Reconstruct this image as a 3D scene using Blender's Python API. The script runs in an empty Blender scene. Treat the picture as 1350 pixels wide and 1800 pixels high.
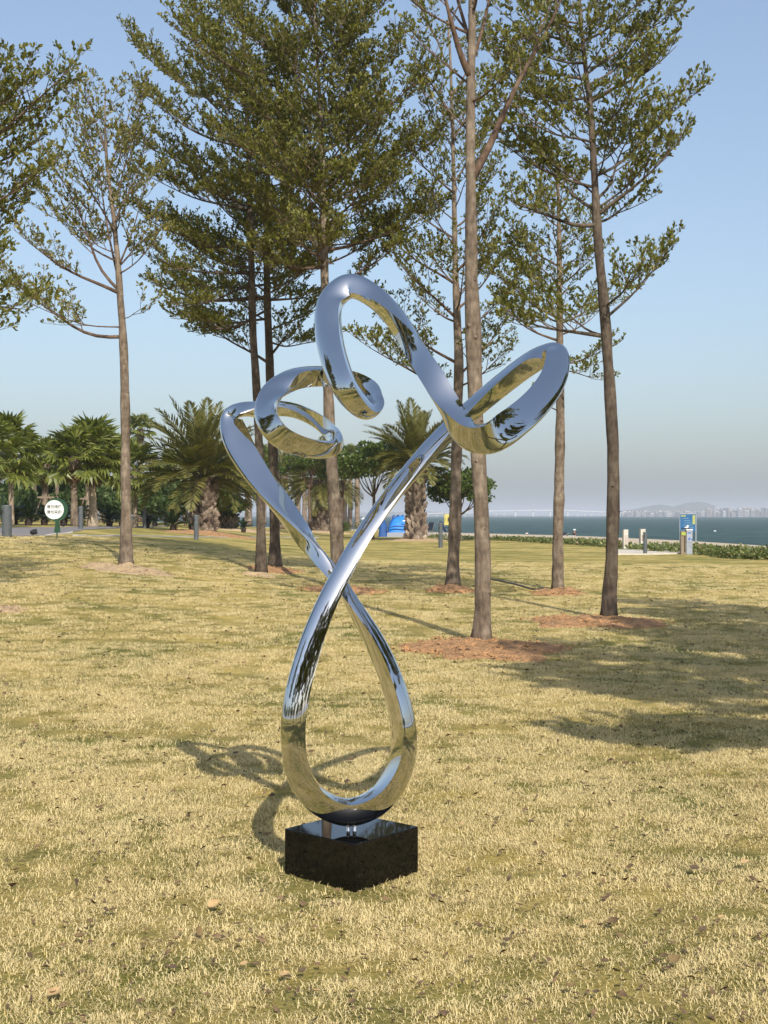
import bpy, bmesh, math, random
import numpy as np
from mathutils import Vector, Matrix, Euler
C = bpy.context.scene
COL = C.collection
R = math.radians
# ------------------------------------------------------------------ camera
F = 2300.0            # focal length in pixels of the 1350 px wide photograph
EYE = 1.6
HZ = 906.0            # horizon row
cam_d = bpy.data.cameras.new('camera'); cam = bpy.data.objects.new('camera', cam_d)
COL.objects.link(cam); C.camera = cam
cam.location = (0, 0, EYE); cam.rotation_euler = (R(90), 0, 0)
cam_d.sensor_fit = 'HORIZONTAL'; cam_d.sensor_width = 36; cam_d.lens = 36*F/1350
cam_d.shift_y = (HZ-900)/1350
cam_d.clip_start = 0.05; cam_d.clip_end = 60000
# ------------------------------------------------------------------ light
SUN_EL, SUN_AZ = R(38.5), R(166.1)      # azimuth clockwise from +Y
sv = Vector((math.sin(SUN_AZ)*math.cos(SUN_EL), math.cos(SUN_AZ)*math.cos(SUN_EL), math.sin(SUN_EL)))
w = bpy.data.worlds.new('World'); C.world = w; w.use_nodes = True
nt = w.node_tree; bg = nt.nodes['Background']; sky = nt.nodes.new('ShaderNodeTexSky')
sky.sky_type = 'NISHITA'; sky.sun_disc = False; sky.sun_elevation = SUN_EL; sky.sun_rotation = SUN_AZ
sky.air_density = 1.15; sky.dust_density = 2.6; sky.ozone_density = 4.6; sky.altitude = 0
hs = nt.nodes.new('ShaderNodeHueSaturation'); hs.inputs['Saturation'].default_value = .93; hs.inputs['Value'].default_value = 1.18
gm = nt.nodes.new('ShaderNodeGamma'); gm.inputs[1].default_value = .82
nt.links.new(sky.outputs[0], hs.inputs['Color']); nt.links.new(hs.outputs[0], gm.inputs[0]); nt.links.new(gm.outputs[0], bg.inputs[0]); bg.inputs[1].default_value = 0.15
sd = bpy.data.lights.new('sun', 'SUN'); so = bpy.data.objects.new('sun', sd); COL.objects.link(so)
sd.energy = 3.6; sd.angle = R(0.55); sd.color = (1.0, 0.93, 0.82)
so.rotation_euler = sv.to_track_quat('Z', 'Y').to_euler(); so.location = (5, -10, 20)
C.view_settings.view_transform = 'Standard'; C.view_settings.look = 'None'
C.view_settings.exposure = 0.4; C.view_settings.gamma = 1.0; C.view_settings.use_curve_mapping = False
C.cycles.use_denoising = True
C.cycles.max_bounces = 8; C.cycles.glossy_bounces = 5; C.cycles.diffuse_bounces = 3
C.cycles.transmission_bounces = 3; C.cycles.volume_bounces = 0; C.cycles.transparent_max_bounces = 6
C.cycles.sample_clamp_indirect = 6.0

# ------------------------------------------------------------------ helpers
def P(px, py, Y):
    return Vector(((px-675)/F*Y, Y, EYE-(py-HZ)/F*Y))
def lerp(a, b, t): return a+(b-a)*t
def interp(x, xs, ys): return float(np.interp(x, xs, ys))
KX = [-2600, -900, 0, 142, 222, 345, 470, 595, 795, 980, 1132, 1350, 2600]
KV = [.052, .056, .050, .047, .041, .031, .019, .011, .009, .006, .005, .003, 0.0]
def ground_z(X, Y):
    """height of the lawn: it swells gently towards the left background"""
    if Y < 8: return 0.0
    k = interp(675+F*X/Y, KX, KV)
    return k*28*(1-math.exp(-max(0.0, Y-12)/20))
EX = [-3000, 700, 760, 1000, 1100, 1350, 2000, 3500]
EV = [112, 112, 78, 67, 56, 46, 38, 34]
SX = [-3000, 0, 500, 760, 1000, 1350, 1700, 2200, 3500]
SV = [300, 262, 232, 203, 176, 117, 82, 62, 50]
SEA_Z = -1.2
def hit(px, py):
    """point of the lawn seen at a pixel of the photograph"""
    dx = (px-675)/F; dz = -(py-HZ)/F
    lo = 3.0
    Y = lo
    while Y < 160:
        if EYE+dz*Y <= ground_z(dx*Y, Y): break
        Y += .05
    return Vector((dx*Y, Y, ground_z(dx*Y, Y)))

_mats = {}
def mat(name, color=(.5,.5,.5), rough=.7, metal=0.0, noise=None, bump=None, spec=None, trans=0.0, wn=True):
    """procedural material. noise=(scale, second colour, contrast[, stretch]) ; bump=(scale, strength, distance)"""
    if name in _mats: return _mats[name]
    m = bpy.data.materials.new(name); m.use_nodes = True; _mats[name] = m
    n = m.node_tree.nodes; l = m.node_tree.links; b = n['Principled BSDF']
    b.inputs['Base Color'].default_value = (*color, 1); b.inputs['Roughness'].default_value = rough
    b.inputs['Metallic'].default_value = metal
    if spec is not None: b.inputs['Specular IOR Level'].default_value = spec
    tc = n.new('ShaderNodeTexCoord')
    if noise:
        mp = n.new('ShaderNodeMapping'); l.new(tc.outputs['Object'], mp.inputs[0])
        if len(noise) > 3: mp.inputs['Scale'].default_value = noise[3]
        t = n.new('ShaderNodeTexNoise'); t.inputs['Scale'].default_value = noise[0]; t.inputs['Detail'].default_value = 5
        l.new(mp.outputs[0], t.inputs['Vector'])
        r = n.new('ShaderNodeValToRGB'); c = noise[2]
        r.color_ramp.elements[0].position = .5-c; r.color_ramp.elements[1].position = .5+c
        r.color_ramp.elements[0].color = (*color, 1); r.color_ramp.elements[1].color = (*noise[1], 1)
        l.new(t.outputs[0], r.inputs[0]); l.new(r.outputs[0], b.inputs['Base Color'])
    if bump:
        t2 = n.new('ShaderNodeTexNoise'); t2.inputs['Scale'].default_value = bump[0]; t2.inputs['Detail'].default_value = 6
        l.new(tc.outputs['Object'], t2.inputs['Vector'])
        bp = n.new('ShaderNodeBump'); bp.inputs['Strength'].default_value = bump[1]; bp.inputs['Distance'].default_value = bump[2]
        l.new(t2.outputs[0], bp.inputs['Height']); l.new(bp.outputs[0], b.inputs['Normal'])
    return m

class MB:
    """mesh collector"""
    def __init__(s): s.v = []; s.f = []; s.n = 0
    def add(s, V, Fc):
        V = np.asarray(V, float); s.v.append(V)
        s.f.extend([tuple(i+s.n for i in f) for f in Fc]); s.n += len(V); return s
    def box(s, c, d, rz=0, taper=1.0, rot=None):
        x, y, z = d[0]/2, d[1]/2, d[2]/2; k = taper
        V = [Vector(q) for q in ((-x,-y,-z),(x,-y,-z),(x,y,-z),(-x,y,-z),(-x*k,-y*k,z),(x*k,-y*k,z),(x*k,y*k,z),(-x*k,y*k,z))]
        M = rot if rot is not None else Matrix.Rotation(rz, 3, 'Z')
        V = [M@q+Vector(c) for q in V]
        return s.add([tuple(q) for q in V], [(0,3,2,1),(4,5,6,7),(0,1,5,4),(1,2,6,5),(2,3,7,6),(3,0,4,7)])
    def tube(s, pts, rad, n=6, cap=True, jit=0.0, rng=None):
        pts = np.asarray(pts, float); k = len(pts); rad = np.broadcast_to(np.asarray(rad, float), (k,))
        t = np.gradient(pts, axis=0); t /= np.linalg.norm(t, axis=1)[:, None]+1e-9
        ref = np.where(np.abs(t[:, 2:3]) > .9, np.array([[1., 0, 0]]), np.array([[0, 0, 1.]]))
        if np.abs(t[:, 2]).max() > .9 and np.abs(t[:, 2]).min() < .9 or abs(t[:,2]).mean() > .6: ref = np.array([[0.3, 1.0, 0.05]])*np.ones((k, 1))
        a = np.cross(t, ref); a /= np.linalg.norm(a, axis=1)[:, None]+1e-9; b = np.cross(t, a)
        ang = np.arange(n)*2*np.pi/n
        rr = rad[:, None]*np.ones((1, n))
        if jit and rng is not None: rr = rr*(1+jit*(rng.random((k, n))-.5))
        V = pts[:, None, :]+rr[..., None]*(np.cos(ang)[None, :, None]*a[:, None, :]+np.sin(ang)[None, :, None]*b[:, None, :])
        V = V.reshape(-1, 3); Fc = []
        for i in range(k-1):
            for j in range(n):
                j2 = (j+1) % n
                Fc.append((i*n+j, i*n+j2, (i+1)*n+j2, (i+1)*n+j))
        if cap: Fc.append(tuple(range(n))[::-1]); Fc.append(tuple((k-1)*n+j for j in range(n)))
        return s.add(V, Fc)
    def mesh(s, name, m=None, smooth=False):
        me = bpy.data.meshes.new(name)
        V = np.concatenate(s.v) if s.v else np.zeros((0, 3))
        me.from_pydata(V.tolist(), [], s.f)
        if m is not None: me.materials.append(m)
        if smooth: me.polygons.foreach_set('use_smooth', [True]*len(me.polygons))
        me.update(); return me
    def build(s, name, m=None, parent=None, smooth=False, **props):
        return link(name, s.mesh(name, m, smooth), parent, **props)

def link(name, data, parent=None, **props):
    o = bpy.data.objects.new(name, data); COL.objects.link(o)
    if parent is not None: o.parent = parent
    for k, v in props.items():
        if v is not None: o[k] = v
    return o
def thing(name, label, category, loc=(0, 0, 0), rz=0.0, group=None):
    o = link(name, None, None, label=label, category=category, group=group)
    o.location = loc; o.rotation_euler = (0, 0, rz); o.empty_display_size = .3; return o
def quads_mesh(name, V, k, m, attr=None, smooth=False):
    """fast mesh from an (n, k, 3) array of separate k-gons; attr = per-face float stored as 'var'"""
    n = len(V); me = bpy.data.meshes.new(name)
    me.vertices.add(n*k); me.vertices.foreach_set('co', np.ascontiguousarray(V, np.float32).ravel())
    me.loops.add(n*k); me.loops.foreach_set('vertex_index', np.arange(n*k, dtype=np.int32))
    me.polygons.add(n); me.polygons.foreach_set('loop_start', np.arange(0, n*k, k, dtype=np.int32))
    if attr is not None:
        a = me.attributes.new('var', 'FLOAT', 'FACE'); a.data.foreach_set('value', np.asarray(attr, np.float32))
    me.materials.append(m); me.update(calc_edges=True); return me
def bevel(o, wdt, seg=2):
    md = o.modifiers.new('bevel', 'BEVEL'); md.width = wdt; md.segments = seg; md.limit_method = 'ANGLE'; return o
# ------------------------------------------------------------------ ground, beach, sea, far land
rng = np.random.default_rng(7)
def rnoise(seed, n=10, f0=.05, f1=.6):
    r = np.random.default_rng(seed); k = r.uniform(f0, f1, n); a = r.uniform(0, 2*np.pi, n); p = r.uniform(0, 6.28, n)
    def g(x, y):
        s = 0
        for i in range(n): s = s+np.sin((x*math.cos(a[i])+y*math.sin(a[i]))*k[i]*6.28+p[i])/n**.5
        return s
    return g
gn1 = rnoise(3, 9, .08, .5)
def lawn_material():
    m = bpy.data.materials.new('lawn'); m.use_nodes = True; n = m.node_tree.nodes; l = m.node_tree.links; b = n['Principled BSDF']
    geo = n.new('ShaderNodeNewGeometry')
    def noise(sc, det, stretch=None, rough=.6):
        t = n.new('ShaderNodeTexNoise'); t.inputs['Scale'].default_value = sc; t.inputs['Detail'].default_value = det; t.inputs['Roughness'].default_value = rough
        if stretch:
            mp = n.new('ShaderNodeMapping'); mp.inputs['Scale'].default_value = stretch; l.new(geo.outputs['Position'], mp.inputs[0]); l.new(mp.outputs[0], t.inputs['Vector'])
        else: l.new(geo.outputs['Position'], t.inputs['Vector'])
        return t
    def ramp(src, stops):
        r = n.new('ShaderNodeValToRGB'); e = r.color_ramp.elements
        while len(e) < len(stops): e.new(.5)
        for i, (p, c) in enumerate(stops): e[i].position = p; e[i].color = (*c, 1)
        l.new(src, r.inputs[0]); return r
    big = ramp(noise(.5, 3).outputs[0], [(.36, (.24, .235, .075)), (.50, (.42, .34, .125)), (.66, (.56, .445, .18))])
    mid = ramp(noise(3.2, 5, None, .7).outputs[0], [(.30, (.5, .55, .42)), (.52, (1, 1, 1)), (.75, (1.16, 1.12, 1.05))])
    fine = ramp(noise(42, 4, (1, .8, 1), .8).outputs[0], [(.28, (.42, .40, .34)), (.5, (.95, .95, .9)), (.72, (1.25, 1.22, 1.1))])
    fl = ramp(noise(1.3, 3, (.5, 1.6, 1)).outputs[0], [(.42, (0, 0, 0)), (.64, (1, 1, 1))])
    def mul(a, c):
        x = n.new('ShaderNodeMix'); x.data_type = 'RGBA'; x.blend_type = 'MULTIPLY'; x.inputs[0].default_value = 1
        l.new(a, x.inputs[6]); l.new(c, x.inputs[7]); return x.outputs[2]
    c = mul(mul(big.outputs[0], mid.outputs[0]), fine.outputs[0])
    x = n.new('ShaderNodeMix'); x.data_type = 'RGBA'; l.new(fl.outputs[0], x.inputs[0]); l.new(c, x.inputs[6])
    c2 = mul(c, ramp(noise(7, 4).outputs[0], [(.3, (1.15, 1.12, 1.0)), (.7, (1.35, 1.28, 1.2))]).outputs[0])
    l.new(c2, x.inputs[7]); l.new(x.outputs[2], b.inputs['Base Color'])
    b.inputs['Roughness'].default_value = .95; b.inputs['Specular IOR Level'].default_value = .1
    h = noise(30, 5, None, .75); bp = n.new('ShaderNodeBump'); bp.inputs['Strength'].default_value = .9; bp.inputs['Distance'].default_value = .045
    l.new(h.outputs[0], bp.inputs['Height']); l.new(bp.outputs[0], b.inputs['Normal'])
    return m
lawn_m = lawn_material()
def edge_r(phi):
    """distance of the lawn's far edge for a bearing (radians from +Y, clockwise)"""
    d = math.degrees(phi)
    if -58 <= d <= 50:
        px = 675+F*math.tan(phi)
        wob = .8*math.sin(px*.043)+.6*math.sin(px*.017+1) if px > 720 else 0
        return (interp(px, EX, EV)+wob)/math.cos(phi)
    if 50 < d: return lerp(54, 3000, min(1, max(0, (d-100)/25))**2) if d > 100 else 54
    return lerp(211, 3000, min(1, (-58-d)/40))
def polar_sheet(name, phis, r0f, r1f, nr, zf, m, logr=True):
    V = []; Fc = []
    for p in phis:
        a, b = r0f(p), r1f(p)
        for j in range(nr):
            t = j/(nr-1); r = a*(b/a)**t if logr else a+(b-a)*t
            x, y = r*math.sin(p), r*math.cos(p); V.append((x, y, zf(x, y, r, t, p)))
    n = len(phis)
    for i in range(n-1):
        for j in range(nr-1): Fc.append((i*nr+j, (i+1)*nr+j, (i+1)*nr+j+1, i*nr+j+1))
    me = bpy.data.meshes.new(name); me.from_pydata(V, [], [f[::-1] for f in Fc]); me.materials.append(m)
    me.polygons.foreach_set('use_smooth', [True]*len(Fc)); me.update(); return me
phs = [R(a) for a in list(np.arange(-180, -26, 3.0))+list(np.arange(-25, 25.01, .3))+list(np.arange(27, 180.1, 3.0))]
def lz(x, y, r, t, p):
    if r > 260: return -.02
    return ground_z(x, y)+(.012*float(gn1(x, y)) if r > 2 else 0)
def gz(x, y): return ground_z(x, y)+.012*float(gn1(x, y))
link('lawn', polar_sheet('lawn', phs, lambda p: .15, edge_r, 190, lz, lawn_m), None, kind='structure')
sand_m = mat('beach sand', (.44, .35, .235), .95, noise=(.9, (.54, .44, .31), .2), bump=(14, .5, .04))
def bz(x, y, r, t, p):
    z0 = ground_z(x, y) if y > 0 else 0
    if t <= .5:
        s = t/.5; return lerp(max(z0, -.3)-.02-.04*s, SEA_Z, s**1.7)
    return SEA_Z-1.0*(t-.5)*2
def shore_r(p):
    d = math.degrees(p)
    px = 675+F*math.tan(p) if -58 <= d <= 50 else (-3000 if d < 0 else 3500)
    s = interp(px, SX, SV)/max(.5, math.cos(p)); e = edge_r(p)*.985
    return e+2*(s-e)
bph = [R(a) for a in np.arange(-57.5, 98, .5)]
link('beach', polar_sheet('beach', bph, lambda p: edge_r(p)*.985, shore_r, 40, bz, sand_m, False), None, kind='structure')
def sea_material():
    m = bpy.data.materials.new('sea water'); m.use_nodes = True; n = m.node_tree.nodes; l = m.node_tree.links; b = n['Principled BSDF']
    geo = n.new('ShaderNodeNewGeometry')
    mp = n.new('ShaderNodeMapping'); mp.inputs['Scale'].default_value = (.45, .42, 1); l.new(geo.outputs['Position'], mp.inputs[0])
    t = n.new('ShaderNodeTexNoise'); t.inputs['Scale'].default_value = .55; t.inputs['Detail'].default_value = 9; t.inputs['Roughness'].default_value = .68
    l.new(mp.outputs[0], t.inputs['Vector'])
    r = n.new('ShaderNodeValToRGB'); e = r.color_ramp.elements; e.new(.5); e.new(.7)
    for i, (p, c) in enumerate([(.36, (.008, .026, .020)), (.50, (.022, .060, .046)), (.63, (.055, .115, .090)), (.76, (.35, .4, .4))]):
        e[i].position = p; e[i].color = (*c, 1)
    l.new(t.outputs[0], r.inputs[0]); l.new(r.outputs[0], b.inputs['Base Color'])
    b.inputs['Roughness'].default_value = .42; b.inputs['IOR'].default_value = 1.33; b.inputs['Specular IOR Level'].default_value = .15
    bp = n.new('ShaderNodeBump'); bp.inputs['Strength'].default_value = 1; bp.inputs['Distance'].default_value = 1.1
    l.new(t.outputs[0], bp.inputs['Height']); l.new(bp.outputs[0], b.inputs['Normal']); return m
MB().add([(-28000, -28000, SEA_Z), (28000, -28000, SEA_Z), (28000, 28000, SEA_Z), (-28000, 28000, SEA_Z)], [(0, 1, 2, 3)]).build('sea', sea_material(), kind='structure')

# asphalt path at the left, light kerb triangle, paved strip by the waste bin: thin sheets following the lawn
def strip(name, poly_px, m, lift=.02, sub=14, **props):
    """sheet between two pixel polylines (near, far), each hit on the lawn"""
    near, far = poly_px; V = []; Fc = []; n = sub*3
    def walk(pl, t):
        s = t*(len(pl)-1); i = min(int(s), len(pl)-2); f = s-i
        return hit(lerp(pl[i][0], pl[i+1][0], f), lerp(pl[i][1], pl[i+1][1], f))
    for i in range(n+1):
        a = walk(near, i/n); b = walk(far, i/n)
        for j in range(4):
            q = a.lerp(b, j/3); V.append((q.x, q.y, gz(q.x, q.y)+lift))
    for i in range(n):
        for j in range(3): Fc.append((i*4+j, (i+1)*4+j, (i+1)*4+j+1, i*4+j+1))
    o = MB().add(V, Fc).build(name, m, **props)
    md = o.modifiers.new('thick', 'SOLIDIFY'); md.thickness = .12; md.offset = -1; return o
asph = mat('asphalt', (.17, .155, .15), .95, noise=(9, (.24, .22, .21), .2), bump=(60, .4, .01))
strip('path', ([(-220, 946), (-60, 944), (40, 943.5), (80, 942.5), (118, 936.5), (150, 932), (214, 928.6), (300, 925.5)],
               [(-220, 928), (-60, 928), (40, 928), (80, 927.6), (118, 927), (150, 926.4), (214, 925.4), (300, 924)]), asph, .022, kind='structure')
pale = mat('pale paving', (.52, .47, .38), .9, noise=(6, (.62, .56, .46), .2))
strip('path', ([(78, 943.2), (104, 940.4), (128, 937)], [(84, 941.2), (106, 938), (128, 935.6)]), pale, .03, kind='structure')
kerb_m = mat('kerb stone', (.38, .36, .32), .9, noise=(5, (.46, .43, .38), .2))
strip('kerb', ([(128, 942.6), (260, 943.6), (420, 945.2), (560, 946)], [(128, 941.8), (260, 942.9), (420, 944.5), (560, 945.3)]), kerb_m, .03, kind='structure')
strip('pavement', ([(1076, 976), (1130, 975.6), (1200, 974.5)], [(1070, 968), (1130, 967.6), (1200, 967)]), pale, .05, kind='structure')

# mounds of bare earth round the trees
soil_a = mat('red earth', (.70, .38, .17), .97, noise=(11, (.38, .215, .10), .16), bump=(34, 1.0, .09))
soil_b = mat('straw mulch', (.58, .43, .25), .97, noise=(18, (.40, .27, .15), .18), bump=(45, .9, .04))
MOUNDS = []
def mound(px, py, wpx, m, h=.07, asp=1.0, seed=1):
    c = hit(px, py); rx = wpx/2*c.y/F; ry = rx*asp; r = np.random.default_rng(seed)
    ph = r.uniform(0, 6.28, 7); V = []; Fc = []; na, nr = 40, 16
    nz = rnoise(seed, 10, .8, 4.0)
    for i in range(na):
        a = i/na*6.283; k = 1+sum(.07*math.sin((q+2)*a+ph[q]) for q in range(7))
        for j in range(nr):
            t = (j+.0001)/(nr-1); x = c.x+rx*k*t*math.cos(a); y = c.y+ry*k*t*math.sin(a)
            z = gz(x, y)+h*max(0, 1-t*t)**1.2-.016*t**6+(.022*(1-t)+.016)*float(nz(x, y))*(1 if t < .97 else 0)+(.012 if t < .9 else -.03)
            V.append((x, y, z))
    for i in range(na):
        for j in range(nr-1):
            i2 = (i+1) % na; Fc.append((i*nr+j, i*nr+j+1, i2*nr+j+1, i2*nr+j))
    mo = MB().add(V, Fc).build('soil_mound', m, smooth=True, kind='structure')
    if wpx > 80:
        nc = int(260*min(1.6, rx)); a = r.uniform(0, 6.28, nc); t = np.sqrt(r.random(nc))*1.05; X_ = c.x+rx*t*np.cos(a); Y_ = c.y+ry*t*np.sin(a); q = []
        for x, y, tt in zip(X_, Y_, t):
            s = r.uniform(.008, .026)*(1 if r.random() < .85 else 1.7); z = gz(x, y)+h*max(0, 1-tt*tt)**1.2+.012+s*.3; v = r.normal(0, 1, (6, 3))*.25+np.array([(1, 0, 0), (-1, 0, 0), (0, 1, 0), (0, -1, 0), (0, 0, .7), (0, 0, -.7)]); v = v*s+np.array([x, y, z])
            q += [[v[0], v[2], v[4], v[4]], [v[2], v[1], v[4], v[4]], [v[1], v[3], v[4], v[4]], [v[3], v[0], v[4], v[4]]]
        link('clods', quads_mesh('clods', np.array(q), 4, m), mo, kind='stuff')
    MOUNDS.append((c.x, c.y, rx*.92, ry*.92))
for q in [(852, 1143, 316, soil_a, .07, 1.0, 1), (1048, 1096, 262, soil_a, .06, .95, 2), (980, 1044, 100, soil_a, .10, 1, 3), (795, 1040, 92, soil_a, .10, 1, 4),
          (604, 1040, 160, soil_a, .07, 1.1, 5), (222, 1004, 168, soil_b, .10, 1.0, 6), (480, 1003, 110, soil_a, .07, 1, 7), (455, 1012, 60, soil_b, .05, 1, 8),
          (2, 1074, 90, soil_b, .05, 1, 9), (372, 941, 170, soil_a, .12, .8, 10), (440, 935, 120, soil_b, .1, .8, 11), (570, 937, 90, soil_b, .12, .7, 12), (735, 951, 110, soil_b, .12, .8, 13)]:
    mound(*q)

# far shore: bridge, hill, town, low coast
far_green = mat('far hillside', (.10, .12, .08), .95, noise=(.02, (.16, .16, .12), .2))
def ridge(name, pts, Y, depth, m, label=None, **props):
    """solid hill whose skyline follows (px, py) points at distance Y"""
    xs = np.linspace(pts[0][0], pts[-1][0], 160); prof = np.interp(xs, [p[0] for p in pts], [p[1] for p in pts])
    r = np.random.default_rng(len(pts)); V = []; Fc = []; nd = 12
    for i, px in enumerate(xs):
        top = (HZ-prof[i]+r.uniform(-.5, .5))*Y/F+EYE
        for j in range(nd+1):
            t = j/nd; y = Y+depth*(t-.5)*2; z = SEA_Z-.5+(top-SEA_Z)*max(0, math.sin(math.pi*t))**.7*(1+.04*r.uniform(-1, 1))
            V.append(((px-675)/F*Y, y, z))
    for i in range(len(xs)-1):
        for j in range(nd): Fc.append((i*(nd+1)+j, (i+1)*(nd+1)+j, (i+1)*(nd+1)+j+1, i*(nd+1)+j+1))
    return MB().add(V, Fc).build(name, m, **props)
ridge('hill', [(1094, 905), (1098, 897), (1120, 895), (1140, 890), (1160, 887.5), (1175, 890), (1186, 892), (1200, 887), (1218, 882.5), (1232, 883), (1239, 887), (1242, 896), (1260, 900), (1300, 905)], 4300, 300, far_green, kind='structure')
ridge('hill', [(240, 905), (300, 900), (380, 899), (450, 900.5), (520, 899), (620, 901), (700, 900), (745, 898), (780, 900), (830, 903), (900, 905)], 5200, 250, far_green, kind='structure')
ridge('hill', [(1080, 906), (1120, 902), (1250, 901), (1350, 901), (1500, 899), (1700, 902), (2000, 905)], 3500, 120, far_green, kind='structure')
bm = [mat('town wall %d' % i, c, .8) for i, c in enumerate([(.36, .35, .34), (.55, .54, .53), (.30, .25, .23), (.24, .25, .27), (.40, .32, .28)])]
win_m = mat('town window', (.06, .07, .08), .3)
r_ = random.Random(4)
for i in range(120):
    px = 1096+ i*2.5+r_.uniform(-2, 2); far_ = px > 1240
    hgt = r_.uniform(5, 13) if not far_ else r_.uniform(7, 21); wd = r_.uniform(4, 11); Y = 3150+r_.uniform(-120, 160)
    X = (px-675)/F*Y; hc = hgt
    m = MB(); m.box((0, 0, hc/2-1.2), (wd, r_.uniform(10, 16), hc+2.4))
    o = m.build('apartment_block', bm[i % 5], label='pale apartment block in the hazy waterfront town', category='building', group='buildings of the far waterfront town')
    o.location = (X, Y, 0)
    rf = MB(); rf.box((0, 0, hc+.8), (wd*.4, 5, 1.7)); rf.build('stair_tower', bm[(i+1) % 5], o)
    bands = MB()
    for k in range(int(hc/3.2)): bands.box((0, -8.2, 2+k*3.2), (wd*.86, .2, 1.2))
    bands.build('window', win_m, o, kind='stuff')
conc = mat('bridge concrete', (.72, .72, .72), .8)
br = thing('sea_bridge', 'long pale beam bridge crossing the hazy water on tall piers', 'bridge', ((900-675)/F*3300, 3300, 0))
def deck_z(px): return (HZ-interp(px, [740, 800, 870, 940, 1000, 1066, 1120], [902.5, 900.5, 897.6, 896.3, 896.8, 899.6, 902.5]))*3300/F
dk = MB(); px = 740
while px < 1118:
    x0, x1 = [(p-900)/F*3300 for p in (px, px+6)]; z0, z1 = deck_z(px), deck_z(px+6)
    dk.add([(x0, -6, z0), (x1, -6, z1), (x1, 6, z1), (x0, 6, z0), (x0, -6, z0+1.7), (x1, -6, z1+1.7), (x1, 6, z1+1.7), (x0, 6, z0+1.7)], [(0, 3, 2, 1), (4, 5, 6, 7), (0, 1, 5, 4), (2, 3, 7, 6)]); px += 6
dk.build('deck', conc, br)
for k, px in enumerate([752, 768, 784, 800, 818, 846, 872, 886, 906, 937, 967, 998, 1015, 1027, 1039, 1051, 1063, 1076, 1090, 1104]):
    big = px in (906, 937, 967, 998); z = deck_z(px)
    MB().box(((px-900)/F*3300, 0, (z+SEA_Z)/2), (2.8 if big else 1.5, 5, z-SEA_Z+.2)).build('pier', conc, br)
hull = mat('boat hull', (.8, .8, .8), .4)
for px, wpx, lab in [(537, 9, 'small white boat seen past the thick palm trunk behind the crossing'), (641, 14, 'long white boat on the water left of the blue tent'), (398, 8, 'small white boat glimpsed between the palms at far left water'), (1257, 6, 'tiny white boat on open water right of the blue notice board')]:
    Y = 900 if px < 1000 else 330; s = wpx*Y/F
    zb = SEA_Z
    if px > 1000: Y = 230; s = wpx*Y/F
    b = thing('motor_boat', lab, 'boat', ((px-675)/F*Y, Y, zb), 0, 'boats on the bay')
    MB().add([(-s/2, -s*.14, s*.12), (s*.4, -s*.14, s*.12), (s/2, 0, s*.15), (s*.4, s*.14, s*.12), (-s/2, s*.14, s*.12), (-s*.42, -s*.1, -.05), (s*.36, -s*.08, -.05), (s*.36, s*.08, -.05), (-s*.42, s*.1, -.05)],
             [(0, 5, 6, 1), (1, 6, 2), (2, 7, 3), (3, 7, 8, 4), (4, 8, 5, 0), (0, 1, 2, 3, 4), (6, 7, 2)]).build('hull', hull, b)
    MB().box((-s*.08, 0, s*.19), (s*.4, s*.18, s*.14), taper=.85).build('cabin', hull, b)
hz = bpy.data.materials.new('haze air'); hz.use_nodes = True; n = hz.node_tree.nodes; n.remove(n['Principled BSDF'])
pv = n.new('ShaderNodeVolumePrincipled'); pv.inputs['Color'].default_value = (.86, .92, 1, 1); pv.inputs['Density'].default_value = 2.7e-4
pv.inputs['Anisotropy'].default_value = 0.0
hz.node_tree.links.new(pv.outputs[0], n['Material Output'].inputs['Volume'])
MB().box((0, 0, 34.0), (60000, 60000, 73.0)).build('haze', hz, kind='stuff')
# ------------------------------------------------------------------ the steel sculpture
def catmull(vals, per, sub):
    """closed Catmull-Rom through vals (list of arrays); per = value added after one full turn"""
    n = len(vals); out = []
    g = lambda i: vals[i % n]+per*(i//n)
    for i in range(n):
        p0, p1, p2, p3 = g(i-1), g(i), g(i+1), g(i+2)
        for s in range(sub):
            t = s/sub
            out.append(.5*((2*p1)+(-p0+p2)*t+(2*p0-5*p1+4*p2-p3)*t*t+(-p0+3*p1-3*p2+p3)*t**3))
    return np.array(out)
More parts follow.
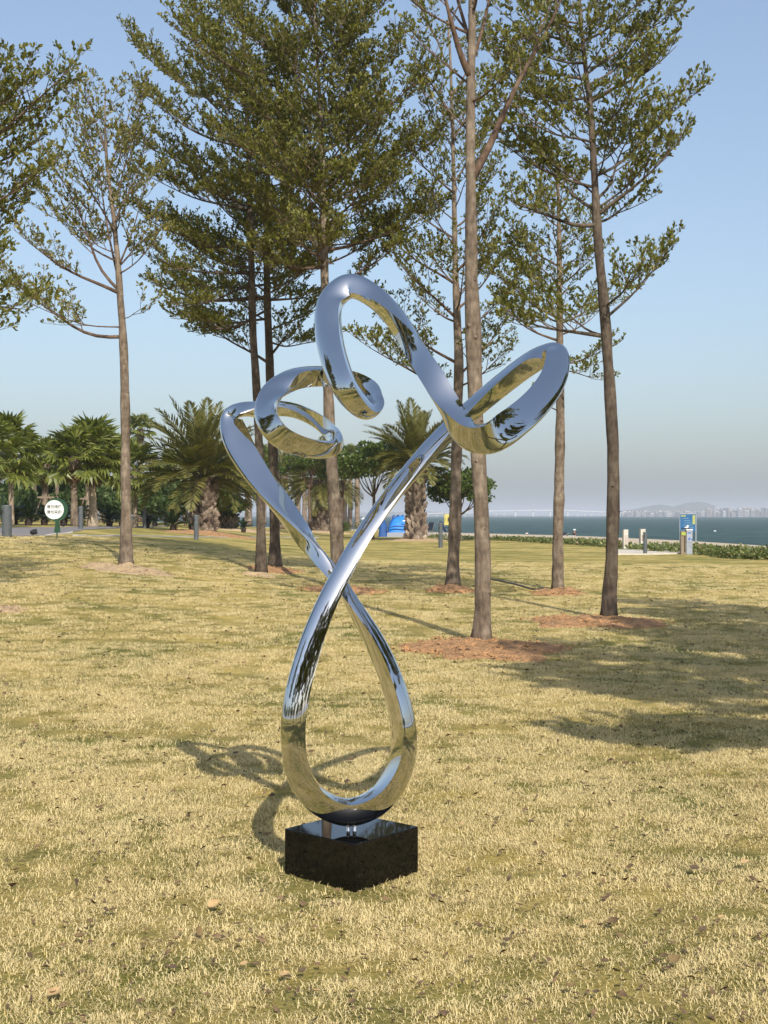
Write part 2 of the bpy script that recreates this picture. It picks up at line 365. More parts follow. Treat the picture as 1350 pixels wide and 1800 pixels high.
# px, py (centre of the strand), distance, roll of the flat face, flat width, depth of the bulge (cm)
ST = [
 (617, 1431, 5.80,   72, 11.0, 11.2),
 (562, 1412, 5.78,   80, 11.2, 11.0),
 (526, 1366, 5.76,   92, 11.2, 10.6),
 (513, 1300, 5.75,  100, 11.0, 10.0),
 (518, 1230, 5.76,  104, 11.0, 10.0),
 (538, 1150, 5.79,  104, 10.7, 9.4),
 (566, 1075, 5.83,  100, 10.3, 8.6),
 (601, 1005, 5.88,   96, 10.0, 8.0),
 (643,  933, 5.94,   90,  9.6, 7.6),
 (697,  858, 6.00,   84,  9.6, 7.6),
 (757,  786, 6.04,   74,  9.8, 8.0),
 (810,  732, 6.06,   62, 10.2, 8.0),
 (868, 680, 6.12,   52, 11.4, 8.2),
 (934, 630, 6.12,   54, 12.6, 8.4),
 (981, 618, 6.02,   96, 13.6, 7.8),
 (984, 660, 5.84,  132, 14.2, 8.8),
 (955, 708, 5.64,  134, 14.0, 10.2),
 (908, 749, 5.44,  126, 13.0, 11.6),
 (858, 773, 5.31,  106, 12.3, 12.3),
 (812, 761, 5.28,   68, 11.2, 10.0),
 (783, 716, 5.34,   28, 10.4, 8.0),
 (760, 663, 5.43,   -5, 9.8, 7.0),
 (735,  612, 5.56,  -35,  9.6,  7.2),
 (702,  562, 5.68,  -58,  9.6,  7.8),
 (660,  520, 5.80,  -74, 10.0,  9.0),
 (614,  501, 5.85,  -80, 11.2,  10.4),
 (579,  533, 5.82, -83, 12.0, 11.0),
 (577,  590, 5.72, -84, 12.5, 11.5),
 (590,  645, 5.60, -84, 12.0, 11.0),
 (611,  692, 5.52,  -82, 11.5, 10.0),
 (639,  721, 5.56,  -66, 11.0, 8.5),
 (656,  716, 5.68,  -38, 11.0, 7.0),
 (652,  690, 5.84,  -26, 11.5,  6.5),
 (618,  664, 5.97,  -40, 11.0,  7.0),
 (568, 655, 6.02, -44, 10.8, 7.2),
 (515, 661, 5.98, -54, 11.4, 8.0),
 (477,  690, 5.88,  -96, 12.0,  9.4),
 (467,  730, 5.76, -90, 13.0, 10.0),
 (492,  768, 5.66, -92, 12.0, 9.6),
 (540,  788, 5.70,  -88, 10.2, 8.4),
 (586,  789, 5.84,  -72,  9.5, 7.0),
 (592,  766, 6.04,  -44,  9.0, 5.6),
 (558,  734, 6.22,  -42,  8.4, 5.2),
 (508,  715, 6.40,  -50,  8.4, 5.6),
 (450,  716, 6.55,  -60,  9.4,  7.0),
 (403, 729, 6.64, -116, 12.2, 7.4),
 (407, 776, 6.56, -136, 17.0, 10.5),
 (440, 832, 6.42, -141, 15.0, 10.2),
 (481, 882, 6.28, -152, 12.2, 9.2),
 (518,  924, 6.16, -176, 10.0,  7.2),
 (552,  962, 6.08, -214,  8.2,  6.0),
 (585, 1004, 6.02, -250,  7.6,  5.6),
 (622, 1062, 5.94, -286,  8.2,  6.4),
 (663, 1127, 5.87, -300,  9.4,  7.8),
 (695, 1200, 5.82, -302, 10.5,  9.0),
 (714, 1278, 5.80, -300, 11.0,  9.8),
 (709, 1346, 5.80, -297, 11.2,  10.4),
 (674, 1405, 5.81, -292, 11.2,  11.0),
]
def build_sculpture():
    NS = 14; per = np.array([0, 0, 0, -360., 0, 0])
    arr = [np.array([*P(a, b, Y), th, wd/100, h/100]) for a, b, Y, th, wd, h in ST]
    S = catmull(arr, per, NS); n = len(S)
    pts = S[:, :3]
    # light smoothing removes the wobble of hand-read stations
    for _ in range(5):
        S = S.copy(); a = np.roll(S, 1, 0); a[0, 3] -= per[3]; b = np.roll(S, -1, 0); b[-1, 3] += per[3]
        S = .5*S+.25*(a+b)
    pts = S[:, :3]
    tan = np.roll(pts, -2, 0)-np.roll(pts, 2, 0); tan /= np.linalg.norm(tan, axis=1)[:, None]
    eye = np.array([0, 0, EYE])
    c = eye-pts; c -= (c*tan).sum(1)[:, None]*tan; c /= np.linalg.norm(c, axis=1)[:, None]
    sd_ = np.cross(tan, c); th = np.radians(S[:, 3])
    N = np.cos(th)[:, None]*c+np.sin(th)[:, None]*sd_
    B = np.cross(tan, N); B /= np.linalg.norm(B, axis=1)[:, None]; N = np.cross(B, tan)
    K = 20; KF = 8
    prof = []; prof2 = []
    # flat side: from edge 1 to edge 2 with a very slight crown; bulge: rounded ridge
    for j in range(KF+1):
        x = -1+2*j/KF; prof.append((x*.5, .5+.05*(1-x*x))); prof2.append((x*.5, .5+.03*(1-x*x)))
    for j in range(1, K):
        a = math.pi*j/K; x = math.cos(a)
        prof.append((x*.5, .5-(math.sin(a)**1.15))); q = .30; prof2.append((x*.5, .5-(math.sqrt(1+q*q)-math.sqrt(x*x+q*q))/(math.sqrt(1+q*q)-q)))
    prof = np.array(prof); prof2 = np.array(prof2); m = len(prof)
    ks = [0, 8, 11, 13, 19, 21, 23, 31, 34, 38, 42, 45, 48, 51, 54, 58]; kv = [.1, .25, .6, 1, .9, .5, .15, .2, .8, .75, .7, 1, .9, .6, .25, .1]
    mixf = np.interp(np.arange(n)/NS, ks, kv)[:, None, None]; PR = prof[None]*(1-mixf)+prof2[None]*mixf
    W = S[:, 4][:, None]; H = S[:, 5][:, None]
    cy = .06
    V = pts[:, None, :]+(PR[:, :, 0]*W)[..., None]*B[:, None, :]+(PR[:, :, 1]*H)[..., None]*N[:, None, :]
    V = V.reshape(-1, 3); Fc = []
    for i in range(n):
        i2 = (i+1) % n
        for j in range(m):
            j2 = (j+1) % m
            Fc.append((i*m+j, i2*m+j, i2*m+j2, i*m+j2))
    me = bpy.data.meshes.new('ribbon'); me.from_pydata(V.tolist(), [], Fc)
    me.polygons.foreach_set('use_smooth', [True]*len(me.polygons)); me.update()
    # sharp edges along both rims
    sharp = me.attributes.new('sharp_edge', 'BOOLEAN', 'EDGE')
    for e in me.edges:
        a, b = e.vertices
        if a % m == b % m and a % m in (0, KF): sharp.data[e.index].value = True
    return me
steel = mat('polished steel', (.68, .68, .675), .018, 1.0)
for nd in [steel.node_tree]:
    n_ = nd.nodes; l_ = nd.links; tc_ = n_.new('ShaderNodeTexCoord'); t_ = n_.new('ShaderNodeTexNoise'); t_.inputs['Scale'].default_value = 9; t_.inputs['Detail'].default_value = 1
    bp_ = n_.new('ShaderNodeBump'); bp_.inputs['Strength'].default_value = .25; bp_.inputs['Distance'].default_value = .0012
    l_.new(tc_.outputs['Object'], t_.inputs['Vector']); l_.new(t_.outputs[0], bp_.inputs['Height']); l_.new(bp_.outputs[0], n_['Principled BSDF'].inputs['Normal'])
scu = thing('steel_sculpture', 'mirror polished steel sculpture of one twisting looped ribbon on a black plinth', 'sculpture', (-.145, 5.87, .2))
rb = build_sculpture(); rb.materials.append(steel)
ro = link('ribbon', rb, scu); ro.location = (.145, -5.87, -.2)
# mounting pins
mbp = MB()
pin_m = mat('pin steel', (.7, .7, .7), .12, 1.0)
for px in (612, 623):
    pin = MB().tube([tuple(P(px, 1462, 5.80)-Vector(scu.location)), tuple(P(px, 1444, 5.82)-Vector(scu.location))], .009, 10).build('mounting_pin', pin_m, scu, smooth=False)
gran = mat('black granite', (.002, .002, .002), .03, 0, noise=(160, (.006, .006, .006), .12), spec=.34)
pl = thing('granite_plinth', 'low square plinth of polished black granite under the steel sculpture', 'plinth', (-.145, 5.87, 0), R(49))
b1 = MB().box((0, 0, .098), (.424, .424, .204)).build('block', gran, pl); bevel(b1, .003, 2)
# ------------------------------------------------------------------ grass blades (instanced tufts) and fallen leaves
def blade_material():
    m = bpy.data.materials.new('grass blade'); m.use_nodes = True; n = m.node_tree.nodes; l = m.node_tree.links; b = n['Principled BSDF']
    geo = n.new('ShaderNodeNewGeometry'); at = n.new('ShaderNodeAttribute'); at.attribute_name = 'var'
    t = n.new('ShaderNodeTexNoise'); t.inputs['Scale'].default_value = .75; t.inputs['Detail'].default_value = 4; l.new(geo.outputs['Position'], t.inputs['Vector'])
    t2 = n.new('ShaderNodeTexNoise'); t2.inputs['Scale'].default_value = 5.5; t2.inputs['Detail'].default_value = 3; l.new(geo.outputs['Position'], t2.inputs['Vector'])
    ad = n.new('ShaderNodeMath'); ad.operation = 'MULTIPLY_ADD'; l.new(t2.outputs[0], ad.inputs[0]); ad.inputs[1].default_value = .95; l.new(t.outputs[0], ad.inputs[2])
    ad2 = n.new('ShaderNodeMath'); ad2.operation = 'MULTIPLY_ADD'; l.new(at.outputs['Fac'], ad2.inputs[0]); ad2.inputs[1].default_value = .38; l.new(ad.outputs[0], ad2.inputs[2])
    r = n.new('ShaderNodeValToRGB'); e = r.color_ramp.elements; e.new(.5); e.new(.7); e.new(.8)
    for i, (p, c) in enumerate([(.68, (.13, .155, .040)), (.90, (.32, .28, .095)), (1.0, (.60, .475, .185)), (1.0, (.70, .57, .27)), (1.0, (.76, .63, .33))]):
        e[i].position = p; e[i].color = (*c, 1)
    l.new(ad2.outputs[0], r.inputs[0])
    dv = n.new('ShaderNodeMapRange'); dv.inputs[1].default_value = 0; dv.inputs[2].default_value = 1.5
    l.new(r.outputs[0], b.inputs['Base Color']); b.inputs['Roughness'].default_value = .75; b.inputs['Specular IOR Level'].default_value = .25
    tr = n.new('ShaderNodeBsdfTranslucent'); l.new(r.outputs[0], tr.inputs[0]); mx = n.new('ShaderNodeMixShader'); mx.inputs[0].default_value = .22
    l.new(b.outputs[0], mx.inputs[1]); l.new(tr.outputs[0], mx.inputs[2]); l.new(mx.outputs[0], n['Material Output'].inputs[0]); return m
blade_m = blade_material()
def tuft_mesh(name, nb, rad, seed, hmax=.036):
    r = np.random.default_rng(seed); n = nb
    a = r.uniform(0, 6.283, n); d = rad*np.sqrt(r.random(n)); bx, by = d*np.cos(a), d*np.sin(a)
    L = r.uniform(.35, 1.0, n)*hmax; az = r.uniform(0, 6.283, n); lean = r.uniform(.75, 1.62, n); wd = r.uniform(.0010, .0021, n)
    V = np.zeros((n*2, 4, 3)); px_, py_ = -np.sin(az), np.cos(az)
    def pt(t, le): 
        return bx+L*t*np.sin(le)*np.cos(az), by+L*t*np.sin(le)*np.sin(az), L*t*np.cos(le)
    x0, y0, z0 = bx, by, -.004*np.ones(n); x1, y1, z1 = pt(.55, lean*.7); x2, y2, z2 = x1+L*.5*np.sin(lean*1.3)*np.cos(az+r.uniform(-.8, .8, n)), y1+L*.5*np.sin(lean*1.3)*np.sin(az), np.maximum(z1+L*.5*np.cos(lean*1.3), .002)
    for k, (s, ww) in enumerate([(0, 1), (1, .9)]):
        A = [(x0, y0, z0, wd), (x1, y1, z1, wd*.9)] if k == 0 else [(x1, y1, z1, wd*.9), (x2, y2, z2, wd*.15)]
        (xa, ya, za, wa), (xb, yb, zb, wb) = A
        V[k::2, 0] = np.stack([xa-px_*wa, ya-py_*wa, za], 1); V[k::2, 1] = np.stack([xa+px_*wa, ya+py_*wa, za], 1)
        V[k::2, 2] = np.stack([xb+px_*wb, yb+py_*wb, zb], 1); V[k::2, 3] = np.stack([xb-px_*wb, yb-py_*wb, zb], 1)
    return quads_mesh(name, V, 4, blade_m, np.repeat(r.random(n), 2))
def scatter_grass():
    src = bpy.data.collections.new('tuft sources')
    for i in range(3):
        o = bpy.data.objects.new('tuft', tuft_mesh('tuft', 190, .13, 20+i)); src.objects.link(o)
    pts = []; r = np.random.default_rng(5)
    def zone(y0, y1, dens, s0, s1, mg):
        n = int((y1-y0)*(y1+y0)/2*(1350/F)*dens+2*mg*(y1-y0)*dens)
        u = r.random(n); y = np.sqrt(y0*y0+u*(y1*y1-y0*y0)); half = y*675/F+mg
        x = r.uniform(-1, 1, n)*half; s = r.uniform(s0, s1, n); return np.stack([x, y, s], 1)
    P_ = np.concatenate([zone(2.2, 9, 74, .75, 1.15, 1.0), zone(9, 15, 40, .9, 1.25, .8), zone(15, 24, 17, 1.1, 1.5, .8), zone(24, 40, 6, 1.3, 1.8, .8)])
    keep = np.ones(len(P_), bool)
    for cx, cy, rx, ry in MOUNDS: keep &= ~((((P_[:, 0]-cx)/rx)**2+((P_[:, 1]-cy)/ry)**2) < r.uniform(.35, 1.1, len(P_)))
    ca, sa = math.cos(R(-49)), math.sin(R(-49)); dx, dy = P_[:, 0]+.145, P_[:, 1]-5.87
    lx, ly = dx*ca-dy*sa, dx*sa+dy*ca; keep &= ~((abs(lx) < .17) & (abs(ly) < .17))
    P_ = P_[keep]; n = len(P_)
    co = np.array([(x, y, gz(x, y)) for x, y, s in P_])
    me = bpy.data.meshes.new('grass'); me.vertices.add(n); me.vertices.foreach_set('co', co.astype(np.float32).ravel())
    a = me.attributes.new('sc', 'FLOAT', 'POINT'); a.data.foreach_set('value', P_[:, 2].astype(np.float32))
    a = me.attributes.new('rz', 'FLOAT', 'POINT'); a.data.foreach_set('value', r.uniform(0, 6.28, n).astype(np.float32))
    o = link('grass', me, None, kind='stuff'); g = bpy.data.node_groups.new('scatter', 'GeometryNodeTree')
    g.interface.new_socket('Geometry', in_out='INPUT', socket_type='NodeSocketGeometry'); g.interface.new_socket('Geometry', in_out='OUTPUT', socket_type='NodeSocketGeometry')
    N = g.nodes; L = g.links; gi = N.new('NodeGroupInput'); go = N.new('NodeGroupOutput'); iop = N.new('GeometryNodeInstanceOnPoints')
    ci = N.new('GeometryNodeCollectionInfo'); ci.inputs[0].default_value = src; ci.inputs[1].default_value = True; ci.inputs[2].default_value = True
    def at(nm):
        q = N.new('GeometryNodeInputNamedAttribute'); q.data_type = 'FLOAT'; q.inputs[0].default_value = nm; return q.outputs[0]
    cx = N.new('ShaderNodeCombineXYZ'); L.new(at('rz'), cx.inputs[2])
    L.new(gi.outputs[0], iop.inputs['Points']); L.new(ci.outputs[0], iop.inputs['Instance']); iop.inputs['Pick Instance'].default_value = True
    L.new(cx.outputs[0], iop.inputs['Rotation']); L.new(at('sc'), iop.inputs['Scale']); L.new(iop.outputs[0], go.inputs[0])
    md = o.modifiers.new('scatter', 'NODES'); md.node_group = g
    return n
scatter_grass()
# fallen leaves: a few curled meshes, shared
def fallen_mesh(seed, L, m):
    r = random.Random(seed); V = []; Fc = []; nx, ny = 6, 3; curl = r.uniform(.6, 1.6); cup = r.uniform(.5, 1.2)
    for i in range(nx+1):
        t = i/nx; wd = L*.34*(max(0, math.sin(math.pi*t**.75))**.8 if 0 < t < 1 else .03)
        for j in range(-1, 2):
            V.append((L*(t-.5)*(1-.12*curl), wd*j, .004+L*.16*curl*(2*t-1)**2*(.6+.4*t)+abs(j)*wd*.45*cup))
    for i in range(nx):
        for j in range(2):
            a = i*3+j; Fc.append((a, a+3, a+4, a+1))
    return MB().add(V, Fc).mesh('fallen_leaf', m, True)
lm_ = [mat('dry leaf %d' % i, c, .8, noise=(60, d, .2)) for i, (c, d) in enumerate([((.16, .105, .048), (.10, .065, .03)), ((.55, .38, .18), (.40, .26, .12)), ((.24, .16, .07), (.17, .11, .045)), ((.09, .06, .032), (.14, .095, .05))])]
flm = [fallen_mesh(i, .052, lm_[i % 4]) for i in range(8)]
def fleaf(px, py, k, s, rz, label=None, tilt=.2, group=None):
    p = hit(px, py); o = link('fallen_leaf', flm[k], None, label=label or 'small curled brown leaf lying in the short grass', category='leaf', group=group or 'fallen leaves scattered over the lawn')
    o.location = (p.x, p.y, gz(p.x, p.y)+.03); o.scale = (s,)*3; o.rotation_euler = (tilt, -tilt*.6, rz); return o
for q in [(377, 1613, 1, 1.15, .2, 'tan curled leaf with a dark fold lying left of the plinth front', .5), (346, 1660, 2, 1.0, 1.4, 'upright reddish brown leaf below the tan curled leaf', .9),
          (892, 1670, 3, .8, .4, 'small grey leaf scrap right below the plinth', .2), (813, 1462, 1, .75, .9, 'orange tan leaf right of the plinth beside greener grass', .1),
          (1080, 1641, 0, 1.2, -.3, 'long dark brown leaf with a pale tip at the lower right', .3), (1033, 1640, 1, .8, .2, 'pale straw leaf left of the long dark leaf', .2),
          (1186, 1712, 2, 1.1, .3, 'brown crumpled leaf low at the right near the shade', .4), (500, 1737, 1, .9, 1.0, 'olive tan leaf at the bottom left of centre', .1),
          (140, 1678, 2, 1.1, .1, 'flat dull brown leaf at the lower left', .05), (548, 1333, 0, 1.1, 0, 'dark curled leaf inside the ring shadow at its left', .4),
          (618, 1345, 3, 1.0, .5, 'black curled leaf in the middle of the ring opening', .5), (1268, 1632, 1, .6, .5, 'tiny cream leaf at right near the shade edge', .2),
          (1100, 1350, 0, 1.2, .3, 'reddish brown leaf right of the ring in sunlight', .3), (470, 1485, 2, 1.0, .2, 'reddish leaf lying in the curved shadow left of the plinth', .3),
          (415, 1335, 3, .9, .2, 'dark leaf inside the left shadow loop', .3), (558, 1540, 2, .9, .3, 'brown leaf against the left foot of the plinth', .2),
          (1220, 1543, 3, 1.2, 1.0, 'pair of black leaf scraps near the right edge', .2), (1310, 1530, 1, 1.0, .4, 'pale leaf close to the right edge of the lawn', .2), (95, 1774, 1, 1.2, 1.2, 'straw coloured leaf near the bottom left corner', .2)]:
    fleaf(q[0], q[1], q[2], q[3], q[4], q[5], q[6])
rl = random.Random(12)
for i in range(150):
    py = 1010+790*rl.random()**1.15; px = rl.uniform(5, 1345)
    if 480 < px < 750 and 1430 < py < 1600: continue
    fleaf(px, py, rl.randrange(8) if rl.random() < .35 else rl.choice([0, 3, 4, 7]), rl.uniform(.35, .85)*(1.25 if py < 1250 else 1), rl.uniform(0, 6.3), None, rl.uniform(-.5, .5))

# tiny dark crumbs of dead leaf and twig between the blades: nobody could count them
def litter():
    r = np.random.default_rng(77); n = 5200; y = 3.6+34*r.random(n)**1.5; x = r.uniform(-1, 1, n)*(y*675/F+.6); s = r.uniform(.006, .020, n)*(1+y/26)
    Q = np.zeros((n, 4, 3)); a = r.uniform(0, 6.28, n)
    for k, (u, v) in enumerate([(-1, 0), (0, -.4), (1, 0), (0, .4)]):
        Q[:, k, 0] = x+s*(u*np.cos(a)-v*np.sin(a)); Q[:, k, 1] = y+s*(u*np.sin(a)+v*np.cos(a)); Q[:, k, 2] = r.normal(0, .3, n)*s
    z = np.array([gz(p, q) for p, q in zip(x, y)]); Q[:, :, 2] += (z+r.uniform(.012, .034, n))[:, None]
    link('leaf_litter', quads_mesh('leaf_litter', Q, 4, mat('litter', (.075, .045, .028), .9, noise=(30, (.22, .14, .07), .12))), None, kind='stuff')
litter()
# ------------------------------------------------------------------ layered small-leaved trees
def leaf_material(name, stops, transl=.36, rough=.5):
    m = bpy.data.materials.new(name); m.use_nodes = True; n = m.node_tree.nodes; l = m.node_tree.links; b = n['Principled BSDF']
    at = n.new('ShaderNodeAttribute'); at.attribute_name = 'var'; r = n.new('ShaderNodeValToRGB'); e = r.color_ramp.elements
    while len(e) < len(stops): e.new(.5)
    for i, (p, c) in enumerate(stops): e[i].position = p; e[i].color = (*c, 1)
    l.new(at.outputs['Fac'], r.inputs[0]); l.new(r.outputs[0], b.inputs['Base Color']); b.inputs['Roughness'].default_value = rough
    b.inputs['Specular IOR Level'].default_value = .35
    tr = n.new('ShaderNodeBsdfTranslucent'); g = n.new('ShaderNodeMix'); g.data_type = 'RGBA'; g.blend_type = 'MULTIPLY'; g.inputs[0].default_value = 1
    l.new(r.outputs[0], g.inputs[6]); g.inputs[7].default_value = (1.5, 1.6, .6, 1); l.new(g.outputs[2], tr.inputs[0])
    mx = n.new('ShaderNodeMixShader'); mx.inputs[0].default_value = transl
    l.new(b.outputs[0], mx.inputs[1]); l.new(tr.outputs[0], mx.inputs[2]); l.new(mx.outputs[0], n['Material Output'].inputs[0]); return m
leaf_a = leaf_material('small leaf', [(0, (.085, .095, .022)), (.45, (.150, .152, .034)), (.80, (.235, .215, .052)), (.955, (.28, .24, .065)), (1, (.48, .32, .07))])
leaf_y = leaf_material('small leaf yellowing', [(0, (.085, .10, .025)), (.4, (.16, .155, .04)), (.75, (.27, .23, .065)), (1, (.50, .36, .09))])
def bark_material(name, c1, c2, c3):
    m = bpy.data.materials.new(name); m.use_nodes = True; n = m.node_tree.nodes; l = m.node_tree.links; b = n['Principled BSDF']
    tc = n.new('ShaderNodeTexCoord')
    def ns(sc, st, det=5):
        mp = n.new('ShaderNodeMapping'); mp.inputs['Scale'].default_value = st; l.new(tc.outputs['Object'], mp.inputs[0])
        t = n.new('ShaderNodeTexNoise'); t.inputs['Scale'].default_value = sc; t.inputs['Detail'].default_value = det; l.new(mp.outputs[0], t.inputs['Vector']); return t
    a = ns(5, (1, 1, .5)); r = n.new('ShaderNodeValToRGB'); e = r.color_ramp.elements; e.new(.5)
    for i, (p, c) in enumerate([(.33, c1), (.5, c2), (.68, c3)]): e[i].position = p; e[i].color = (*c, 1)
    l.new(a.outputs[0], r.inputs[0])
    s = ns(22, (1, 1, .42), 7); r2 = n.new('ShaderNodeValToRGB'); r2.color_ramp.elements[0].position = .35; r2.color_ramp.elements[1].position = .65
    r2.color_ramp.elements[0].color = (.62, .60, .58, 1); r2.color_ramp.elements[1].color = (1.12, 1.1, 1.08, 1); l.new(s.outputs[0], r2.inputs[0])
    rg = ns(3.2, (.25, .25, 3.0), 3); r3 = n.new('ShaderNodeValToRGB'); r3.color_ramp.elements[0].position = .42; r3.color_ramp.elements[1].position = .5
    r3.color_ramp.elements[0].color = (.88, .87, .86, 1); r3.color_ramp.elements[1].color = (1, 1, 1, 1); l.new(rg.outputs[0], r3.inputs[0])
    def mul(p, q):
        x = n.new('ShaderNodeMix'); x.data_type = 'RGBA'; x.blend_type = 'MULTIPLY'; x.inputs[0].default_value = 1; l.new(p, x.inputs[6]); l.new(q, x.inputs[7]); return x.outputs[2]
    l.new(mul(mul(r.outputs[0], r2.outputs[0]), r3.outputs[0]), b.inputs['Base Color']); b.inputs['Roughness'].default_value = .9; b.inputs['Specular IOR Level'].default_value = .2
    bp = n.new('ShaderNodeBump'); bp.inputs['Strength'].default_value = .8; bp.inputs['Distance'].default_value = .012; l.new(s.outputs[0], bp.inputs['Height']); l.new(bp.outputs[0], b.inputs['Normal']); return m
bark_a = bark_material('grey brown bark', (.14, .108, .080), (.215, .170, .128), (.31, .255, .195))
bark_s = bark_material('dark grey bark', (.078, .060, .046), (.12, .095, .073), (.18, .145, .11))
bark_d = bark_material('dark brown bark', (.10, .066, .047), (.15, .10, .072), (.21, .15, .105))
twig_m = mat('twig bark', (.13, .088, .062), .9)

def seg_prisms(A, B, ra, rb, n=3):
    """batch of straight tapered prisms as one vertex/quads array"""
    A, B = np.asarray(A), np.asarray(B); d = B-A; d /= np.linalg.norm(d, axis=1)[:, None]+1e-9
    ref = np.where(np.abs(d[:, 2:3]) > .85, np.array([[1., 0, 0]]), np.array([[0, 0, 1.]])); u = np.cross(d, ref); u /= np.linalg.norm(u, axis=1)[:, None]; v = np.cross(d, u)
    Q = []
    for k in range(n):
        a0, a1 = 2*math.pi*k/n, 2*math.pi*(k+1)/n
        e0 = u*math.cos(a0)+v*math.sin(a0); e1 = u*math.cos(a1)+v*math.sin(a1)
        Q.append(np.stack([A+e0*ra[:, None], A+e1*ra[:, None], B+e1*rb[:, None], B+e0*rb[:, None]], 1))
    return np.concatenate(Q)
def unit(v): return v/(np.linalg.norm(v)+1e-9)
def wiggle(p0, p1, n, amp, sag, r):
    t = np.linspace(0, 1, n); base = p0[None]*(1-t)[:, None]+p1[None]*t[:, None]; L = np.linalg.norm(p1-p0)
    off = np.zeros((n, 3))
    for k in range(1, 4): off += np.outer(np.sin(math.pi*k*t)/k, r.normal(0, amp*L, 3))
    off[:, 2] -= sag*L*np.sin(math.pi*t)
    return base+off
def leaf_quads(base, dirs, L, r):
    n = len(base); d = dirs/np.linalg.norm(dirs, axis=1)[:, None]
    s = np.cross(d, r.normal(0, 1, (n, 3))+np.array([0, 0, .6])); s /= np.linalg.norm(s, axis=1)[:, None]
    up = np.cross(s, d); wd = L*.23; L = L[:, None]; wd = wd[:, None]
    return np.stack([base, base+d*L*.68-s*wd+up*wd*.3, base+d*L, base+d*L*.68+s*wd+up*wd*.3], 1)
def foliage(limbs, r, lsize, dens, name, mleaf, bare=.25, sub=1.0):
    """limbs: list of (n,3) polylines. returns twig quads and leaf quads"""
    SA, SB, Ra, Rb = [], [], [], []; LB, LD = [], []
    for pl, r0 in limbs:
        seg = np.linalg.norm(np.diff(pl, axis=0), axis=1); s = np.concatenate([[0], np.cumsum(seg)]); L = s[-1]
        side = r.choice([-1, 1]); q = bare*L+r.uniform(0, .15)
        step = .135/sub
        while q < L*1.0:
            t = q/L; p = np.array([np.interp(q, s, pl[:, k]) for k in range(3)]); i = min(len(pl)-2, np.searchsorted(s, q)-1); tg = unit(pl[i+1]-pl[i])
            lat = unit(np.cross(tg, [0, 0, 1.])); side = -side; ang = r.uniform(.5, 1.05)
            d = tg*math.cos(ang)+lat*side*math.sin(ang)+np.array([0, 0, r.uniform(-.05, .95)]); d = unit(d)
            sl = min(1.3, .30+.50*(L-q)*r.uniform(.6, 1.25)+.15*r.random())
            m = 4; pts = wiggle(p, p+d*sl, m, .03, .04, r)
            rr = np.linspace(min(.013, r0*.5*(1-t)+.004), .0025, m)
            for k in range(m-1): SA.append(pts[k]); SB.append(pts[k+1]); Ra.append(rr[k]); Rb.append(rr[k+1])
            # tertiary twigs
            u = .12*sl+.04; sd2 = 1
            while u < sl:
                tt = u/sl*(m-1); k = min(m-2, int(tt)); pp = pts[k]+(pts[k+1]-pts[k])*(tt-k); td = unit(pts[k+1]-pts[k]); sd2 = -sd2
                l2 = unit(np.cross(td, [0, 0, 1.])); a2 = r.uniform(.5, 1.1); dd = unit(td*math.cos(a2)+l2*sd2*math.sin(a2)+np.array([0, 0, r.uniform(.15, .8)]))
                tl = r.uniform(.10, .30)*(1.1-.5*u/sl)
                SA.append(pp); SB.append(pp+dd*tl); Ra.append(.0035); Rb.append(.0015)
                nc = max(1, int(tl/.055*dens+r.random()))
                for c in range(nc):
                    f = 1-(c/nc)*.85
                    for _ in range(3 if r.random() < .7 else 4): LB.append(pp+dd*tl*f); LD.append(dd*.9)
                u += .085/sub
            for _ in range(5): LB.append(pts[-1]); LD.append(unit(pts[-1]-pts[-2])*1.0)
            q += step*r.uniform(.7, 1.3)
    tw = seg_prisms(SA, SB, np.array(Ra), np.array(Rb))
    LB = np.array(LB); LD = np.array(LD); n = len(LB)
    D = LD*.8+r.normal(0, .62, (n, 3))+np.array([0, 0, .45])
    Ls = lsize*r.uniform(.6, 1.15, n)
    lv = leaf_quads(LB+r.normal(0, .006, (n, 3)), D, Ls, r)
    return tw, lv, np.clip(r.beta(2.0, 2.4, n)+.0, 0, 1)
